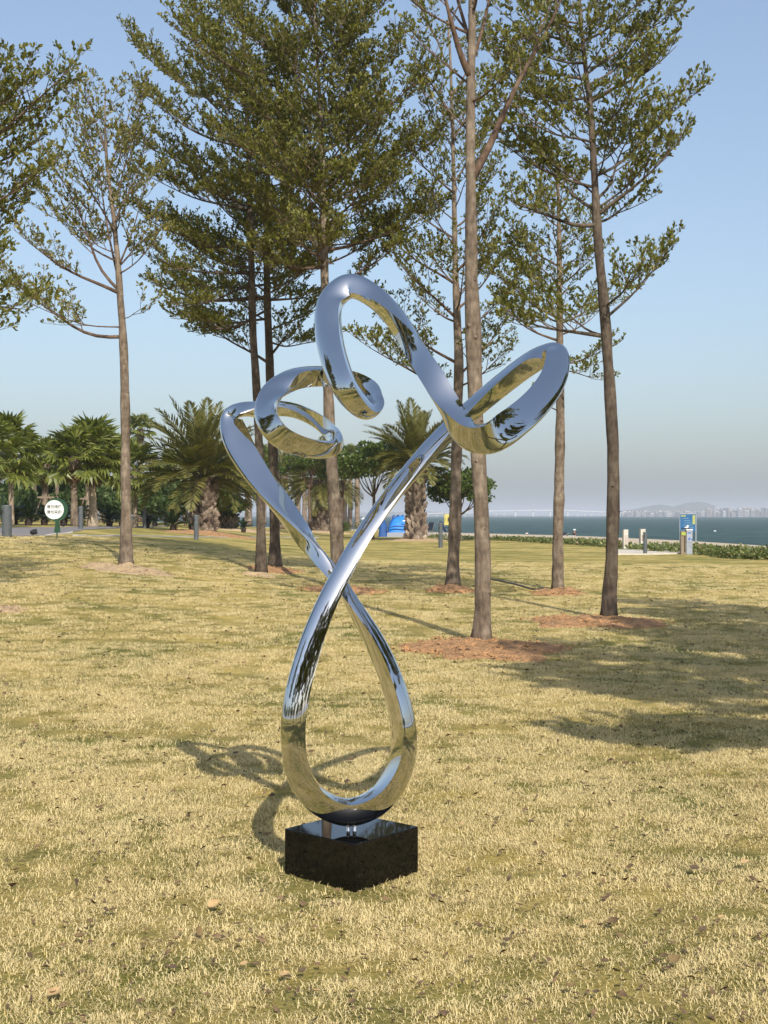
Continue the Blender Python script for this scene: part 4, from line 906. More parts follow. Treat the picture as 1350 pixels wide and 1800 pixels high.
BUSHL = ['bushy evergreen tree cut by the left edge behind the palms', 'bushy evergreen tree above the yellow hedge at the far left', 'bushy evergreen tree behind the propped palm and the round sign', 'bushy evergreen tree behind the airy leaning trunk', 'bushy evergreen tree just right of the airy leaning trunk', 'bushy evergreen tree directly behind the shaggy date palm', 'bushy evergreen tree between the two left date palms', 'lower evergreen behind the leftmost pale palm trunk', 'lower evergreen behind the round white sign', 'lower evergreen behind the pale stem beside the shaggy date palm', 'lower evergreen left of the airy leaning trunk', 'evergreen outside the left edge of the picture']
px_tree('sea_almond_tree', 'broad leaved crown filling the gap under the second steel loop', 545, 928, 765, 48, 4, round_m, 5000, .17, .5, D=84)
px_tree('sea_almond_tree', 'broad leaved crown between the grey pair of trunks and the slimmer date palm', 455, 926, 775, 44, 5, round_m, 4500, .17, .48, D=86)
for i, (px, top, rp, D) in enumerate([(-30, 838, 60, 84), (60, 832, 62, 86), (140, 826, 54, 82), (205, 835, 56, 86), (262, 838, 56, 84), (325, 842, 56, 86), (385, 848, 50, 88), (30, 858, 50, 78), (115, 852, 46, 80), (290, 862, 50, 79), (215, 862, 44, 78), (-90, 845, 70, 80)]):
    px_tree('bushy_tree', BUSHL[i], px, 0, top, rp, 30+i, bush_m, 4200, .26, .12, D=D, nb=16, group='evergreen trees closing the view behind the palms')
def bush(name, label, px, py, hpx, rpx, seed, m, n, ls, group=None, dep=.9):
    c = hit(px, py); r = np.random.default_rng(seed); root = thing(name, label, 'shrub', c, 0, group); k = c.y/F; h = hpx*k; rx = rpx*k
    blobs = [(r.uniform(-1, 1)*rx*.75, r.uniform(0, 1)*dep, h*r.uniform(.3, .62), rx*.34, .5*dep, h*.38) for _ in range(9)]
    link('leaves', quads_mesh('leaves', cloud(blobs, n, ls, r), 4, m, np.clip(r.normal(.5, .25, n), 0, 1)), root, kind='stuff')
    a = r.uniform(0, 6.28, 12); A = np.zeros((12, 3)); A[:, 0] = r.uniform(-.7, .7, 12)*rx; B = A+np.stack([np.cos(a)*.15, .3+np.sin(a)*.15, np.full(12, h*.6)], 1)
    link('stems', quads_mesh('stems', seg_prisms(A, B, np.full(12, .015), np.full(12, .006)), 4, twig_m), root, kind='stuff'); return root
for i, px in enumerate([20, 44, 66, 88]):
    bush('clipped_hedge', ['low yellow green hedge bush at the left edge of the bed', 'low yellow green hedge bush, second from the left', 'brightest yellow hedge bush left of the round sign', 'yellow hedge bush partly behind the round sign'][i], px, 912, 30, 16, 60+i, ficus_m, 1100, .10, 'yellow green hedge bushes along the bed')
bush('clipped_hedge', 'small bright green shrub at the foot of the three slim palms', 615, 934, 20, 24, 70, round_m, 900, .12)
# strap leaved plants and cycads
def rosette(name, label, c, n, L, wd, m, seed, group, droop=.5, el0=80, el1=10, kind='shrub'):
    r = np.random.default_rng(seed); root = thing(name, label, kind, c, 0, group); me = []
    for v in range(2):
        Q = []; k = 5; t = np.linspace(0, 1, k+1); w_ = wd*np.sin(np.pi*np.clip(t*.9+.08, 0, 1))**.7; x = L*t*(1-.15*t**2); z = -droop*L*t**2.2*(.5+.5*v)
        for i in range(k): Q.append([(x[i], -w_[i], z[i]+w_[i]*.3), (x[i+1], -w_[i+1], z[i+1]+w_[i+1]*.3), (x[i+1], 0, z[i+1]), (x[i], 0, z[i])]); Q.append([(x[i], 0, z[i]), (x[i+1], 0, z[i+1]), (x[i+1], w_[i+1], z[i+1]+w_[i+1]*.3), (x[i], w_[i], z[i]+w_[i]*.3)])
        me.append(quads_mesh('blade', np.array(Q), 4, m, np.full(len(Q), .3+.5*v)))
    for i in range(n):
        f = i/n; o = add_frond(root, me[i % 2], .12, i*2.4, R(lerp(el0, el1, f))+r.normal(0, .08), r.uniform(.8, 1.1), r); o.name = 'blade'
    MB().tube([(0, 0, -.03), (0, 0, .2)], [.12, .07], 8).build('stem', boot_m, root); return root
r_ = random.Random(9)
for i, (px, py) in enumerate([(38, 893), (55, 888), (110, 902), (128, 905), (205, 905), (5, 890), (262, 903), (60, 897), (20, 897), (190, 908)]):
    c = hit(px, 918); c = Vector((c.x*1.02, c.y*1.02, 0)); c.z = gz(c.x, c.y)
    rosette('strap_plant', ['dark strap leaved plant right of the leftmost pale palm trunk', 'dark strap leaved plant behind the second yellow hedge bush', 'dark strap leaved plant behind the round sign rim', 'dark strap leaved plant beside the dark grey palm trunk', 'dark strap leaved plant left of the airy leaning trunk', 'dark strap leaved plant at the left edge', 'dark strap leaved plant left of the shaggy date palm', 'dark strap leaved plant behind the brightest yellow hedge', 'dark strap leaved plant under the leftmost fan palm', 'dark strap leaved plant right of the whitewashed palm foot'][i], c, 26, 1.6, .045, dark_m, i, 'strap leaved plants in the bed', .35, 86, 15)
cyc_me = [date_frond(70, 1.05, .55, dark_m, 22, .2), date_frond(71, 1.0, .9, dark_m, 22, .2)]
cyc_l = [date_frond(72, 1.05, .55, date_m, 22, .2), date_frond(73, 1.0, .9, date_m, 22, .2)]
for i, (px, py, s, lab) in enumerate([(24, 922, .85, None), (50, 924, .9, None), (78, 923, .85, None), (112, 924, .8, None), (140, 924, 1.0, 'cycad with yellowish fronds fanning behind the thin grey bollard'), (192, 926, .85, None), (214, 926, .8, None), (258, 928, .7, None), (304, 934, 1.1, 'dark cycad left of the shaggy date palm, alone on the lawn edge'), (272, 926, .8, None), (428, 936, .8, 'small cycad right of the second date palm'), (508, 936, .7, 'small cycad at the foot of the slimmer date palm'), (335, 928, .8, None)]):
    c = hit(px, py); r = np.random.default_rng(80+i); root = thing('cycad', lab or 'low dark cycad '+['below the leftmost hedge bush', 'below the second hedge bush', 'just left of the round sign stem', 'just right of the round sign stem', '', 'right of the whitewashed palm foot', 'left of the airy leaning trunk', 'right of the airy leaning trunk', '', 'behind the lone lawn cycad', '', '', 'at the foot of the shaggy date palm'][i], 'shrub', c, 0, None if lab else 'cycads in a row below the palms')
    MB().tube([(0, 0, -.04), (0, 0, .18), (0, 0, .3)], [.13, .15, .09], 9, True, .15, r).build('trunk', boot_m, root)
    for k in range(20):
        add_frond(root, (cyc_l if i == 4 else cyc_me)[k % 2], .26, k*2.4, R(lerp(75, 8, k/20))+r.normal(0, .08), s*r.uniform(.85, 1.1), r)
# low creeper along the top of the beach
creep_m = leaf_material('creeper leaf', [(0, (.05, .08, .02)), (.5, (.13, .16, .05)), (.85, (.28, .27, .11)), (1, (.25, .16, .09))], .25, .5)
r = np.random.default_rng(33); Q = []
cl = [];
for px in np.arange(756, 1900, 1.1):
    if 1092 < px < 1184 and r.random() < .55: continue
    E = interp(px, EX, EV)+.8*math.sin(px*.043)+.6*math.sin(px*.017+1); dens = min(1, .35+max(0, (px-800))/260)
    if r.random() > dens: continue
    hh = np.interp(px, [750, 900, 1000, 1350, 1900], [.14, .20, .27, .36, .38])*r.uniform(.5, 1.15); y = E-r.uniform(-1.6, 1.2)*np.interp(px, [750, 1000, 1350], [.5, .9, 1.3]); x = (px-675)/F*y
    cl.append((x, y, ground_z(x, y)+hh*.45, .34, .55, hh*.55))
cq = cloud(cl, 26000, .13, r); link('creeper', quads_mesh('creeper', cq, 4, creep_m, np.clip(r.normal(.5, .25, len(cq)), 0, 1)), None, kind='stuff')
# ------------------------------------------------------------------ street furniture and small things
grey_m = mat('bollard grey', (.075, .085, .09), .6, noise=(8, (.10, .112, .118), .2))
black_m = mat('black plastic', (.015, .015, .017), .5)
white_m = mat('white enamel', (.78, .79, .76), .45)
green_m = mat('dark green enamel', (.012, .06, .025), .45)
def text(body, size, m, parent, loc, rot=(R(90), 0, 0), ext=.001, bold=0.0):
    cu = bpy.data.curves.new('lettering', 'FONT'); cu.body = body; cu.size = size; cu.align_x = 'CENTER'; cu.align_y = 'CENTER'; cu.extrude = ext; cu.offset = bold; cu.materials.append(m)
    tmp = bpy.data.objects.new('tmp', cu); COL.objects.link(tmp); bpy.context.view_layer.update(); me = bpy.data.meshes.new_from_object(tmp); bpy.data.objects.remove(tmp); me.materials.clear(); me.materials.append(m)
    o = link('lettering', me, parent); o.location = loc; o.rotation_euler = rot; return o
def bollard(px, by, ty, wpx, label):
    c = hit(px, by); k = c.y/F; h = (by-ty)*k; r0 = wpx/2*k
    t = thing('bollard', label, 'bollard', c, 0, 'grey path lights')
    MB().tube([(0, 0, -.03), (0, 0, h*.97)], r0, 20).build('post', grey_m, t, False)
    MB().tube([(0, 0, h*.97), (0, 0, h)], [r0*1.0, r0*.9], 20).build('cap', mat('bollard cap', (.10, .115, .12), .5), t)
    MB().box((-r0*.55, -r0*.78, h*.80), (r0*.8, .02, h*.10)).build('light_slot', black_m, t)
bollard(12, 944, 888, 17, 'widest grey bollard with an angled light slot at the far left edge')
bollard(142, 931, 890, 8.5, 'slim grey bollard standing on the path right of the round sign')
bollard(254, 928.5, 893, 6.5, 'grey bollard partly behind plants, right of the airy leaning tree')
bollard(345, 948, 905, 8.5, 'grey bollard in front of the shaggy stout date palm')
bollard(774.5, 963, 919, 7.5, 'grey bollard between the camp chairs and the slender forked trunk')
bollard(1134, 975, 935, 7, 'grey bollard in front of the white stone post at right')
# stone posts
stone_w = mat('weathered white post', (.62, .58, .50), .85, noise=(9, (.48, .44, .38), .2))
def stone_post(px, by, ty, wpx, label, sign):
    c = hit(px, by); k = c.y/F; h = (by-ty)*k; w_ = wpx*k; t = thing('stone_post', label, 'post', c, .15, 'short white posts at the beach access')
    bevel(MB().box((0, 0, h/2), (w_, w_, h)).build('shaft', stone_w, t), .012); MB().box((0, 0, h+.012), (w_*1.04, w_*1.04, .03)).build('cap', stone_w, t)
    if sign: MB().box((.02, -w_/2-.008, h*.50), (w_*.72, .012, h*.5)).build('notice_plate', mat('rusty plate', (.34, .27, .22), .8, noise=(20, (.55, .5, .45), .2)), t)
    else: MB().box((.0, -w_/2-.008, h*.6), (w_*.5, .012, h*.3)).build('notice_plate', mat('dull plate', (.30, .25, .20), .8), t)
stone_post(1099, 967.5, 932, 8.5, 'white stone post with a worn brown plate right of the dark trunk', True)
stone_post(1129, 966.5, 931, 9, 'white stone post just behind the slim grey bollard', False)
# round sign
c = hit(100, 946); k = c.y/F; t = thing('round_sign', 'round white notice sign with dark green rim on a green stem beside the path', 'sign', c)
zc = EYE-(896-HZ)*k; rr = 18.6*k; x0 = -4.5*k
def disc(r0, y0, y1, n=40, cx=0, cz=0): return [(cx+r0*math.cos(i/n*6.2832), y0, cz+r0*math.sin(i/n*6.2832)) for i in range(n)]+[(cx+r0*math.cos(i/n*6.2832), y1, cz+r0*math.sin(i/n*6.2832)) for i in range(n)], [tuple(range(n)), tuple(range(2*n-1, n-1, -1))]+[(i, n+i, n+(i+1) % n, (i+1) % n) for i in range(n)]
V, Fc = disc(rr*1.10, 0, .05, cx=x0+.05, cz=zc-c.z); MB().add(V, Fc).build('rim', green_m, t)
V, Fc = disc(rr*.9, -.012, -.002, cx=x0, cz=zc-c.z); MB().add(V, Fc).build('face', white_m, t)
ink = mat('dark ink', (.05, .07, .06), .6)
for i, s_ in enumerate(['请勿烧烤', '请勿采摘']): text(s_, rr*.36, ink, t, (x0, -.015, zc-c.z+rr*(.26-.5*i)), bold=.0015)
MB().tube([(0, .02, -.05), (0, .02, zc-c.z-rr*.7)], .018, 10).build('stem', green_m, t)
pts = [(-3.2, 912), (1.2, 912), (4.6, 923), (5.3, 936), (-5.0, 936), (-3.4, 927), (-2.6, 919)]
V = [(p*k, y, EYE-(q-HZ)*k-c.z) for y in (-.02, .05) for p, q in pts]; n = len(pts)
MB().add(V, [tuple(range(n)), tuple(range(2*n-1, n-1, -1))]+[(i, n+i, n+(i+1) % n, (i+1) % n) for i in range(n)]).build('leaf_panel', green_m, t)
# garden spot lamps
for px, py, lab in [(59, 943, 'small black garden lamp in the grass at the edge of the path'), (111, 927, 'tiny black garden lamp beyond the path right of the round sign')]:
    c = hit(px, py); t = thing('garden_lamp', lab, 'lamp', c); s = .09 if px < 100 else .07
    MB().tube([(0, 0, -.03), (0, 0, s*.8)], .012, 8).build('spike', black_m, t)
    MB().tube([(-s, 0, s*1.2), (-s*.3, 0, s*1.35), (s, 0, s*1.6)], [s*.55, s*.85, s*.9], 14).build('lamp_head', black_m, t)
c = hit(44, 929); 
# waste bin at the right
k0 = hit(1206, 975); k = k0.y/F; t = thing('waste_bin', 'twin waste bin, brown side and pale side with a blue figure, under the notice board', 'bin', k0, -.12)
H = 46*k
bevel(MB().box((-5.4*k, 0, H*.46), (8.6*k, .42, H*.90)).build('body', mat('bin brown', (.22, .17, .115), .7, noise=(6, (.28, .22, .15), .2)), t), .01)
bevel(MB().box((4.6*k, -.02, H*.47), (10.6*k, .44, H*.94)).build('body', mat('bin grey', (.22, .245, .28), .5, noise=(5, (.34, .37, .41), .2)), t), .01)
MB().box((-5.4*k, -.225, H*.80), (7.4*k, .02, H*.12)).build('label_strip', mat('lime plate', (.36, .42, .08), .6), t)
MB().box((-3.2*k, -.222, H*.42), (1.6*k, .02, H*.62)).build('dark_slot', mat('slot brown', (.05, .04, .03), .8), t)
wf = MB().box((4.6*k, -.248, H*.70), (9.2*k, .014, H*.42)).build('front_plate', mat('bin pale plate', (.34, .38, .46), .5), t)
MB().box((4.6*k, -.03, H*.955), (11.4*k, .5, .05)).build('rim', white_m, t)
MB().box((-1.0*k, 0, H*1.0), (14*k, .5, .035)).build('lid', black_m, t)
MB().tube([(-3*k, -.1, H+.025), (1*k, -.1, H+.03), (2.6*k, -.1, H+.10), (3.4*k, -.1, H+.11)], [.02, .05, .04, .03], 8).build('ash_cup', white_m, t)
blue = mat('logo blue', (.03, .10, .42), .5)
text('垃圾', 3.2*k, blue, t, (4.6*k, -.258, H*.83), bold=.002)
fg = MB(); q = [(-.25, .02), (-.05, .20), (.10, .24), (.14, .14), (.02, .10), (.06, -.02), (.10, -.22), (.03, -.24), (-.04, -.06), (-.16, -.22), (-.22, -.20), (-.14, -.02)]
for y in (0, -.006): pass
s_ = 9*k*1.2
fg.add([(4.6*k+x*s_, -.262, H*.60+z*s_) for x, z in q]+[(4.6*k+x*s_, -.254, H*.60+z*s_) for x, z in q], [tuple(range(12)), tuple(range(23, 11, -1))]+[(i, 12+i, 12+(i+1) % 12, (i+1) % 12) for i in range(12)])
fg.box((4.6*k+.30*s_, -.258, H*.60-.02*s_), (.28*s_, .008, .10*s_)); fg.box((4.6*k+.10*s_, -.258, H*.60+.31*s_), (.10*s_, .008, .10*s_)); fg.box((4.6*k+.36*s_, -.258, H*.60-.14*s_), (.05*s_, .008, .16*s_)); fg.build('logo', blue, t)
# blue notice board
c = hit(1209, 967); D_ = c.y+2.2; c = Vector(((1209-675)/F*D_, D_, gz((1209-675)/F*D_, D_))); k = D_/F
t = thing('notice_board', 'blue notice board with yellow strip on two metal legs by the beach hedge', 'sign', c, 0)
zt = EYE-(903.5-HZ)*k-c.z; zb_ = EYE-(935-HZ)*k-c.z
metal = mat('brushed metal', (.30, .34, .38), .45, .3)
for sx in (-1, 1): MB().box((sx*14.2*k, 0, zt/2), (.9*k if sx < 0 else 1.5*k, .06, zt+.02)).build('leg', metal, t)
MB().box((0, 0, zt+.02), (29.5*k, .07, .04)).build('top_rail', metal, t)
MB().box((-.3*k, -.012, (zt+zb_)/2), (26.8*k, .03, zt-zb_-.03)).build('panel', mat('panel blue', (.008, .085, .22), .5, noise=(3, (.010, .11, .26), .2)), t)
yl = mat('panel yellow', (.34, .37, .10), .6); wl = mat('panel pale blue', (.12, .24, .34), .6)
MB().box((10.2*k, -.032, zt-10*k), (4.4*k, .008, 16*k)).build('yellow_strip', yl, t)
MB().box((-8*k, -.032, zt-3.4*k), (8.5*k, .008, 2.2*k)).build('heading', yl, t)
for j, (dx, w_, mm) in enumerate([(-4.5, 11, wl), (-1.5, 11.5, wl), (0.5, 12, wl), (0, 16, wl), (-1.5, 10, wl), (7, 5, wl)]):
    MB().box((dx*k, -.032, zt-(7.6+4.0*min(j, 4))*k-(0 if j < 4 else 0)), (w_*k, .008, 1.2*k)).build('text_line', mm, t)
# yellow warning sign behind the slender forked trunk
c = hit(788, 944); D_ = c.y; k = D_/F; t = thing('warning_sign', 'yellow warning sign with a black figure, standing on the beach edge beside the forked trunk', 'sign', c)
zt = EYE-(904-HZ)*k-c.z; zb_ = EYE-(923-HZ)*k-c.z
bevel(MB().box((.4*k, 0, (zt+zb_)/2), (15*k, .03, zt-zb_)).build('panel', mat('sign yellow', (.50, .43, .10), .6, noise=(4, (.58, .5, .14), .2)), t), .01)
MB().tube([(-6.5*k, .05, -.05), (-6.5*k, .05, zt+2.5*k)], .03, 8).build('pole', metal, t)
fg = MB(); zc = (zt+zb_)/2; fg.box((0, -.02, zc+3.4*k), (1.8*k, .008, 1.8*k)); fg.box((0, -.02, zc), (2.2*k, .008, 4.4*k)); fg.box((-.7*k, -.02, zc-3.6*k), (.9*k, .008, 3*k)); fg.box((1.0*k, -.02, zc-3.2*k), (.9*k, .008, 2.4*k)); fg.build('figure', black_m, t)
for sx in (-5, 5):
    for j in range(3): MB().box((sx*k, -.02, zc+(2.6-2.4*j)*k), (3*k, .006, .8*k)).build('text_line', mat('sign brown', (.28, .22, .08), .7), t)
# small white stake
c = hit(1306, 979); t = thing('marker_stake', 'short white marker stake in front of the creeper at the right', 'post', c); k = c.y/F
MB().tube([(0, 0, -.03), (0, 0, 9*k)], 1.3*k, 8).build('stake', white_m, t); MB().tube([(0, 0, 7.4*k), (0, 0, 9.4*k)], [1.5*k, 1.1*k], 8).build('cap', mat('stake red', (.5, .2, .12), .6), t)
# hose lying on the lawn
hose = MB(); pp = []
for px, py in [(862, 1024), (880, 1028), (900, 1032), (918, 1036), (934, 1040), (945, 1041), (955, 1039)]:
    q = hit(px, py); pp.append((q.x, q.y, gz(q.x, q.y)+.07))
o = hose.tube(pp, .02, 8).build('garden_hose', mat('hose', (.07, .06, .05), .6)); o['label'] = 'dark hose lying on the grass between the thick trunk and the slim trunk'; o['category'] = 'hose'
# blue tent
c = hit(694, 944); k = c.y/F; t = thing('tent', 'bright blue dome tent pitched left of the lone date palm', 'tent', c, 0)
tb = mat('tent blue', (.018, .19, .62), .6, noise=(3, (.03, .25, .72), .2)); tg = mat('tent grey hem', (.30, .33, .40), .8); td = mat('tent dark blue', (.010, .05, .18), .7, noise=(2, (.02, .1, .33), .2))
def tent_shell(x0, x1, y0, y1, h, nx=14, ny=10, pw=2.6, z0=.0, z1=1.0):
    V = []; Fc = []
    for i in range(nx+1):
        for j in range(ny+1):
            u, v = i/nx*2-1, j/ny*2-1; zz = h*max(0, (1-abs(u)**pw))**.55*max(0, (1-abs(v)**pw))**.55
            zz += .03*h*math.sin(u*7+v*3)*max(0, 1-max(abs(u), abs(v))**4)
            V.append((lerp(x0, x1, (u*(1-.10*zz/h)+1)/2), lerp(y0, y1, (v*(1-.18*zz/h)+1)/2), zz))
    for i in range(nx):
        for j in range(ny): a = i*(ny+1)+j; Fc.append((a, a+ny+1, a+ny+2, a+1))
    return V, Fc
hh = 37*k; V, Fc = tent_shell(-15*k, 34*k, 0, 2.1, hh); MB().add(V, Fc).build('shell', tb, t, True)
V, Fc = tent_shell(-29*k, -12*k, .1, 1.9, hh*.84, 10, 8); MB().add(V, Fc).build('porch', td, t, True)
MB().box((9*k, -.03, 4*k), (46*k, .05, 8*k), taper=.97).build('hem', tg, t)
MB().tube([(-13*k, -.02, hh*.46), (2*k, -.06, hh*.52), (16*k, -.08, hh*.50), (31*k, -.02, hh*.49)], .04, 6).build('flap_fold', td, t)
MB().tube([(-12*k, -.01, hh*.10), (-9*k, .25, hh*.70), (0, .55, hh*.99), (8*k, .9, hh*1.02)], .025, 6).build('pole', td, t)
MB().box((18*k, .02, hh*.77), (8*k, .02, 1.8*k), rot=Euler((R(-25), 0, 0)).to_matrix()).build('brand_patch', white_m, t)
for ax, hz_ in [(-4, .98), (4, 1.03), (12, 1.02)]:
    MB().tube([(ax*k, .8, hh*.9), (ax*k+.05, .9, hh*1.04), (ax*k+.12, .95, hh*1.03)], .035, 6).build('vent_knob', td, t)
# camping table and chairs
navy = mat('navy canvas', (.012, .025, .055), .8); alu = mat('aluminium tube', (.60, .60, .58), .35, .7); wht = mat('folding table cloth', (.66, .66, .62), .8)
c = hit(757, 946); k = c.y/F; t = thing('camp_table', 'low folding camp table with crossed legs beside the lone date palm', 'table', c)
MB().box((0, 0, .46), (19*k, .5, .03)).build('top', mat('dark slats', (.06, .055, .05), .7), t)
for sx in (-1, 1):
    for s2 in (-1, 1): MB().tube([(sx*8*k, s2*.2, .01), (sx*2*k, s2*.2, .45)], .014, 6).build('leg', alu, t)
    MB().tube([(sx*8*k, -.2, .02), (sx*8*k, .2, .02)], .012, 6).build('foot_bar', alu, t)
def camp_chair(px, py, label, rz, s=1.0, seat=navy):
    c = hit(px, py); t = thing('camp_chair', label, 'chair', c, rz, 'folding camp chairs by the beach'); t.scale = (s,)*3
    MB().add([(-.26, -.25, .42), (.26, -.25, .42), (.26, .2, .36), (-.26, .2, .36), (-.26, -.25, .40), (.26, -.25, .40), (.26, .2, .34), (-.26, .2, .34)], [(0, 1, 2, 3), (7, 6, 5, 4), (0, 4, 5, 1), (1, 5, 6, 2), (2, 6, 7, 3), (3, 7, 4, 0)]).build('seat', seat, t)
    MB().add([(-.26, .2, .36), (.26, .2, .36), (.24, .52, .98), (-.24, .52, .98), (-.26, .22, .35), (.26, .22, .35), (.24, .54, .97), (-.24, .54, .97)], [(3, 2, 1, 0), (4, 5, 6, 7), (0, 1, 5, 4), (1, 2, 6, 5), (2, 3, 7, 6), (3, 0, 4, 7)]).build('backrest', seat, t)
    for sx in (-1, 1):
        MB().tube([(sx*.28, .42, .0), (sx*.28, -.28, .43)], .014, 6).build('leg', alu, t); MB().tube([(sx*.28, -.30, .0), (sx*.28, .2, .36), (sx*.26, .56, 1.0)], .014, 6).build('leg', alu, t)
        MB().tube([(sx*.28, -.22, .62), (sx*.28, .30, .60)], .02, 6).build('armrest', black_m, t)
camp_chair(788, 945, 'reclined navy camp chair right of the grey bollard, facing left', R(62), 1.0)
camp_chair(752, 941, 'dark camp chair with its back to the sea beyond the low table', R(-150), .9)
# people and things on the beach
def beach_point(px, py, z):
    Y = (EYE-z)*F/(py-HZ); return Vector(((px-675)/F*Y, Y, z))
skin = mat('skin', (.32, .18, .12), .6)
def sitting_person(px, py, hpx, label, shirt, rz, hat=None, hair=True):
    z = -.55; c = beach_point(px, py, z); k = c.y/F; s = hpx*k/.92
    t = thing('person', label, 'person', c, rz)
    # body: pelvis, spine, neck, head, bent legs, arms resting on the knees
    V = [(0, 0, .12), (0, .03, .32), (0, 0, .52), (0, -.02, .62), (0, -.03, .74), (.09, -.04, .12), (.12, -.38, .42), (.12, -.44, .05), (.12, -.58, .03), (-.09, -.04, .12), (-.12, -.38, .42), (-.12, -.44, .05), (-.12, -.58, .03), (.17, 0, .52), (.23, -.14, .34), (.16, -.36, .44), (-.17, 0, .52), (-.23, -.14, .34), (-.16, -.36, .44)]
    E = [(0, 1), (1, 2), (2, 3), (3, 4), (0, 5), (5, 6), (6, 7), (7, 8), (0, 9), (9, 10), (10, 11), (11, 12), (2, 13), (13, 14), (14, 15), (2, 16), (16, 17), (17, 18)]
    Rr = [.13, .13, .13, .055, .10, .09, .065, .045, .035, .09, .065, .045, .035, .06, .045, .032, .06, .045, .032]
    def mk(name, V, E, Rr, m):
        bm = bmesh.new(); L = bm.verts.layers.skin.verify(); vs = [bm.verts.new(Vector(v)*s) for v in V]
        for v, rr_ in zip(vs, Rr): v[L].radius = (rr_*s, rr_*s)
        vs[0][L].use_root = True
        for a, b in E: bm.edges.new((vs[a], vs[b]))
        me = bpy.data.meshes.new(name); bm.to_mesh(me); bm.free(); me.materials.append(m); o = link(name, me, t)
        o.modifiers.new('skin', 'SKIN'); sb = o.modifiers.new('sub', 'SUBSURF'); sb.levels = 1; sb.render_levels = 1; return o
    mk('body', V, E, Rr, skin)
    mk('shirt', [(0, .01, .16), (0, .035, .34), (0, .0, .53), (.19, 0, .52), (.23, -.10, .40), (-.19, 0, .52), (-.23, -.10, .40)], [(0, 1), (1, 2), (2, 3), (3, 4), (2, 5), (5, 6)], [.165, .155, .15, .08, .065, .08, .065], shirt)
    mk('trousers', [(0, .0, .10), (.09, -.05, .13), (.12, -.38, .42), (.12, -.43, .16), (-.09, -.05, .13), (-.12, -.38, .42), (-.12, -.43, .16)], [(0, 1), (1, 2), (2, 3), (0, 4), (4, 5), (5, 6)], [.15, .115, .085, .07, .115, .085, .07], mat('dark trousers', (.03, .03, .04), .9))
    if hair: mk('hair', [(0, .01, .80), (0, .045, .72)], [(0, 1)], [.10, .085], black_m)
    if hat:
        m_ = MB(); m_.tube([tuple(Vector(v)*s) for v in [(0, -.03, .80), (0, -.03, .815), (0, -.03, .83), (0, -.03, .90), (0, -.03, .93)]], [.22*s, .21*s, .125*s, .11*s, .05*s], 14); m_.build('hat', hat, t, True)
    return t
sitting_person(926, 942, 8.5, 'small distant person in a white shirt sitting on the sand', mat('white shirt', (.75, .75, .73), .8), .4)
sitting_person(1010, 944.5, 14.5, 'person in a wide white hat sitting on the beach right of the slim trunk', mat('black shirt', (.02, .02, .022), .8), -.5, mat('white hat', (.78, .78, .76), .7), False)
c = beach_point(996, 943.5, -.55); k = c.y/F; t = thing('beach_tent', 'low black sun shelter on the sand between the slim trunk and the hatted person', 'shelter', c)
V, Fc = tent_shell(-8*k, 5*k, 0, 1.2, 8*k, 10, 6); MB().add(V, Fc).build('canopy', black_m, t, True); MB().tube([(-7*k, 0, 0), (4.5*k, -.1, 6.8*k)], .02, 5).build('pole', alu, t)
c = beach_point(1003, 945, -.55); t = thing('beach_towel', 'crumpled white cloth in front of the hatted person on the beach', 'towel', c)
r9 = np.random.default_rng(3); V = [(x*9*k/6, y*.2, (.06+.16*r9.random()) if 0 < x+6 < 12 else 0) for x in range(-6, 7) for y in range(-3, 4)]
MB().add(V, [(i*7+j, (i+1)*7+j, (i+1)*7+j+1, i*7+j+1) for i in range(12) for j in range(6)]).build('cloth', wht, t, True)
# pale rocks under the palms
rock_m = mat('pale rock', (.50, .46, .38), .9, noise=(5, (.36, .33, .27), .2), bump=(9, .5, .03))
def rock(px, py, wpx, label):
    c = hit(px, py); k = c.y/F; bm = bmesh.new(); bmesh.ops.create_icosphere(bm, subdivisions=2, radius=1); rr = random.Random(px)
    for v in bm.verts: v.co *= 1+rr.uniform(-.14, .14); v.co.x *= wpx/2*k; v.co.y *= wpx/2.6*k; v.co.z = v.co.z*wpx/3.4*k+wpx/8*k
    me = bpy.data.meshes.new('rock'); bm.to_mesh(me); bm.free(); me.materials.append(rock_m); o = link('rock', me, None, label=label, category='rock'); o.location = (c.x, c.y, gz(c.x, c.y))
rock(514, 936, 11, 'pale square rock at the foot of the palms left of the crossing'); rock(53, 924, 8, 'pale rock among the cycads left of the round sign'); rock(445, 934, 8, 'low pale rock right of the second date palm')
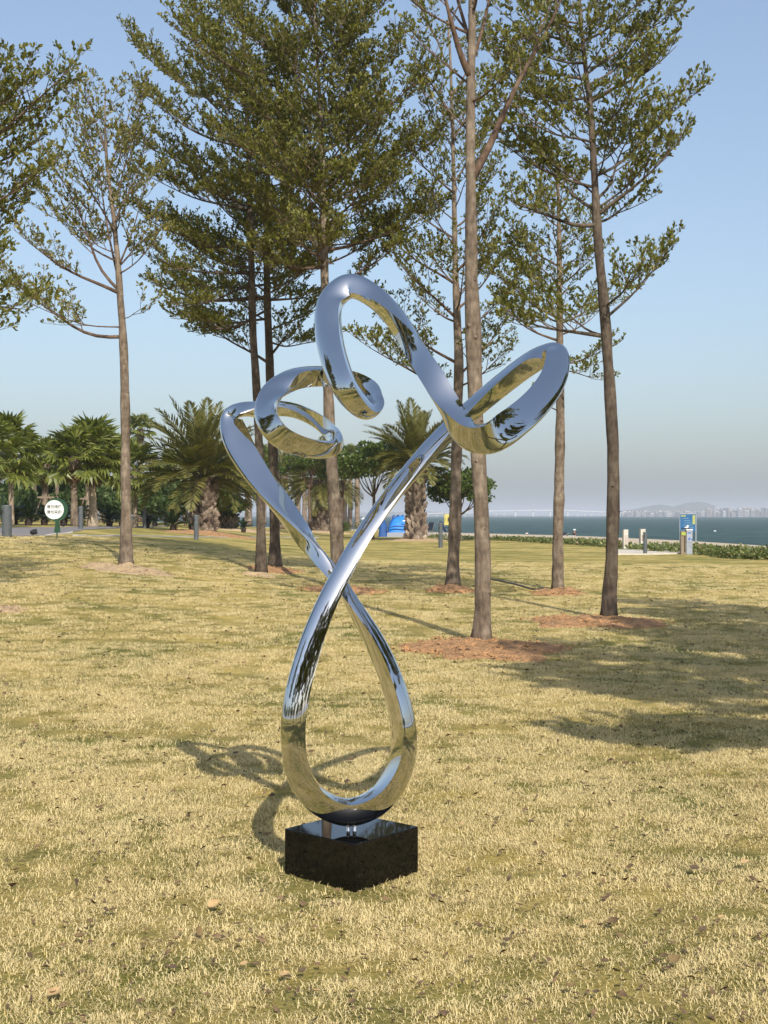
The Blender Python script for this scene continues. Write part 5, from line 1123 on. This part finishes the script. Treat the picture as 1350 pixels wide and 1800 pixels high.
# ------------------------------------------------------------------ trees around and behind the viewer: their shade falls on the lawn and they mirror in the steel
def loose_tree(seed, H=9.0, R_=2.6, low=3.2, n_l=26, name='layered_tree'):
    r = np.random.default_rng(seed); k = 24
    tp = np.stack([np.cumsum(r.normal(0, .012, k)), np.cumsum(r.normal(0, .012, k)), np.linspace(-.05, H, k)], 1); tp[:, :2] -= tp[0, :2]
    tr = np.linspace(.12, .02, k)*(1+.04*r.normal(0, 1, k)); tr[0] *= 1.25; LM = []
    for i in range(n_l):
        f = (i+.5)/n_l; z = lerp(low, H*.97, f); az = i*2.4+r.uniform(-.4, .4); L = R_*(1-.6*f)*r.uniform(.75, 1.15); el = .28+.5*f+r.uniform(-.1, .15)
        p0 = np.array([np.interp(z, tp[:, 2], tp[:, 0]), np.interp(z, tp[:, 2], tp[:, 1]), z]); LM.append((wiggle(p0, p0+np.array([math.cos(az)*math.cos(el), math.sin(az)*math.cos(el), math.sin(el)])*L, 10, .02, .06, r), .03*(1-.6*f)))
    tw, lv, va = foliage(LM, r, .15, 1.0, 'l', leaf_a, .15, 1.0)
    m = MB().tube(tp, tr, 12, True, .06, r).mesh('trunk', bark_a, True); mb = MB()
    for pl, rad in LM: mb.tube(pl, np.linspace(rad, .004, len(pl)), 6, True)
    return dict(trunk=m, branch=mb.mesh('branches', bark_d, True), twigs=quads_mesh('twigs', tw, 4, twig_m), leaves=quads_mesh('leaves', lv, 4, leaf_a, va))
LT = [loose_tree(101), loose_tree(102, 8.2, 2.9, 3.0, 28)]
def put_tree(v, x, y, rz, s, label, group):
    t = thing('layered_tree', label, 'tree', (x, y, gz(x, y) if y > 0 else 0), rz, group); t.scale = (s,)*3
    for nm in ('trunk', 'branch', 'twigs', 'leaves'):
        o = link(nm, LT[v][nm], t)
        if nm in ('twigs', 'leaves', 'branch'): o['kind'] = 'stuff'
for i, (x, y, rz, s) in enumerate(OFF := [(5.1, 4.2, .3, 1.0), (6.6, 8.6, 1.3, .95), (5.3, -3.0, 2.0, .85), (-5.2, 6.8, 4, .55), (7.4, 13.5, .7, .9)]):
    put_tree(i % 2, x, y, rz, s, ['slender tree just right of the view that shades the middle lawn', 'slender tree right of the view whose shade crosses the dark trunk', 'tree behind the viewer shading the lower right corner', 'young tree left of the view with a small crown', 'tree standing to the right of the dark trunked one outside the view'][i], None)
for i, (x, y, rz, s) in enumerate([(-4.5, -7, 1, 1.0), (.8, -7.4, 2.6, .9), (3.4, -10, .9, 1.0), (-2.6, -9.5, 3.7, 1.0), (-1.2, -13, 2, 1.05), (5.5, -15, 3, 1.1), (-8, -15, 4, 1.05), (10, -9, 5, 1.0), (-12, -6, .5, 1.0), (1.6, -24, .2, 1.1), (-6, -27, 2.2, 1.1), (11, -25, 3.3, 1.1), (-15, -22, 1.2, 1.1)]):
    put_tree(i % 2, x, y, rz, s, 'tree of the grove behind the viewer, mirrored dark in the polished steel', 'grove behind the viewer')
for i in range(16):
    a = R(100+i*11); d = 58+8*math.sin(i*1.7); c = Vector((d*math.sin(a), d*math.cos(a), 0))
    broad_tree('bushy_tree', 'dense evergreen tree in the far belt behind the viewer', c, 7.5+1.5*math.sin(i*2.3), 5.2, 200+i, bush_m, 900, .75, low=.1, nb=12, group='evergreen belt behind the viewer', flatk=.8)
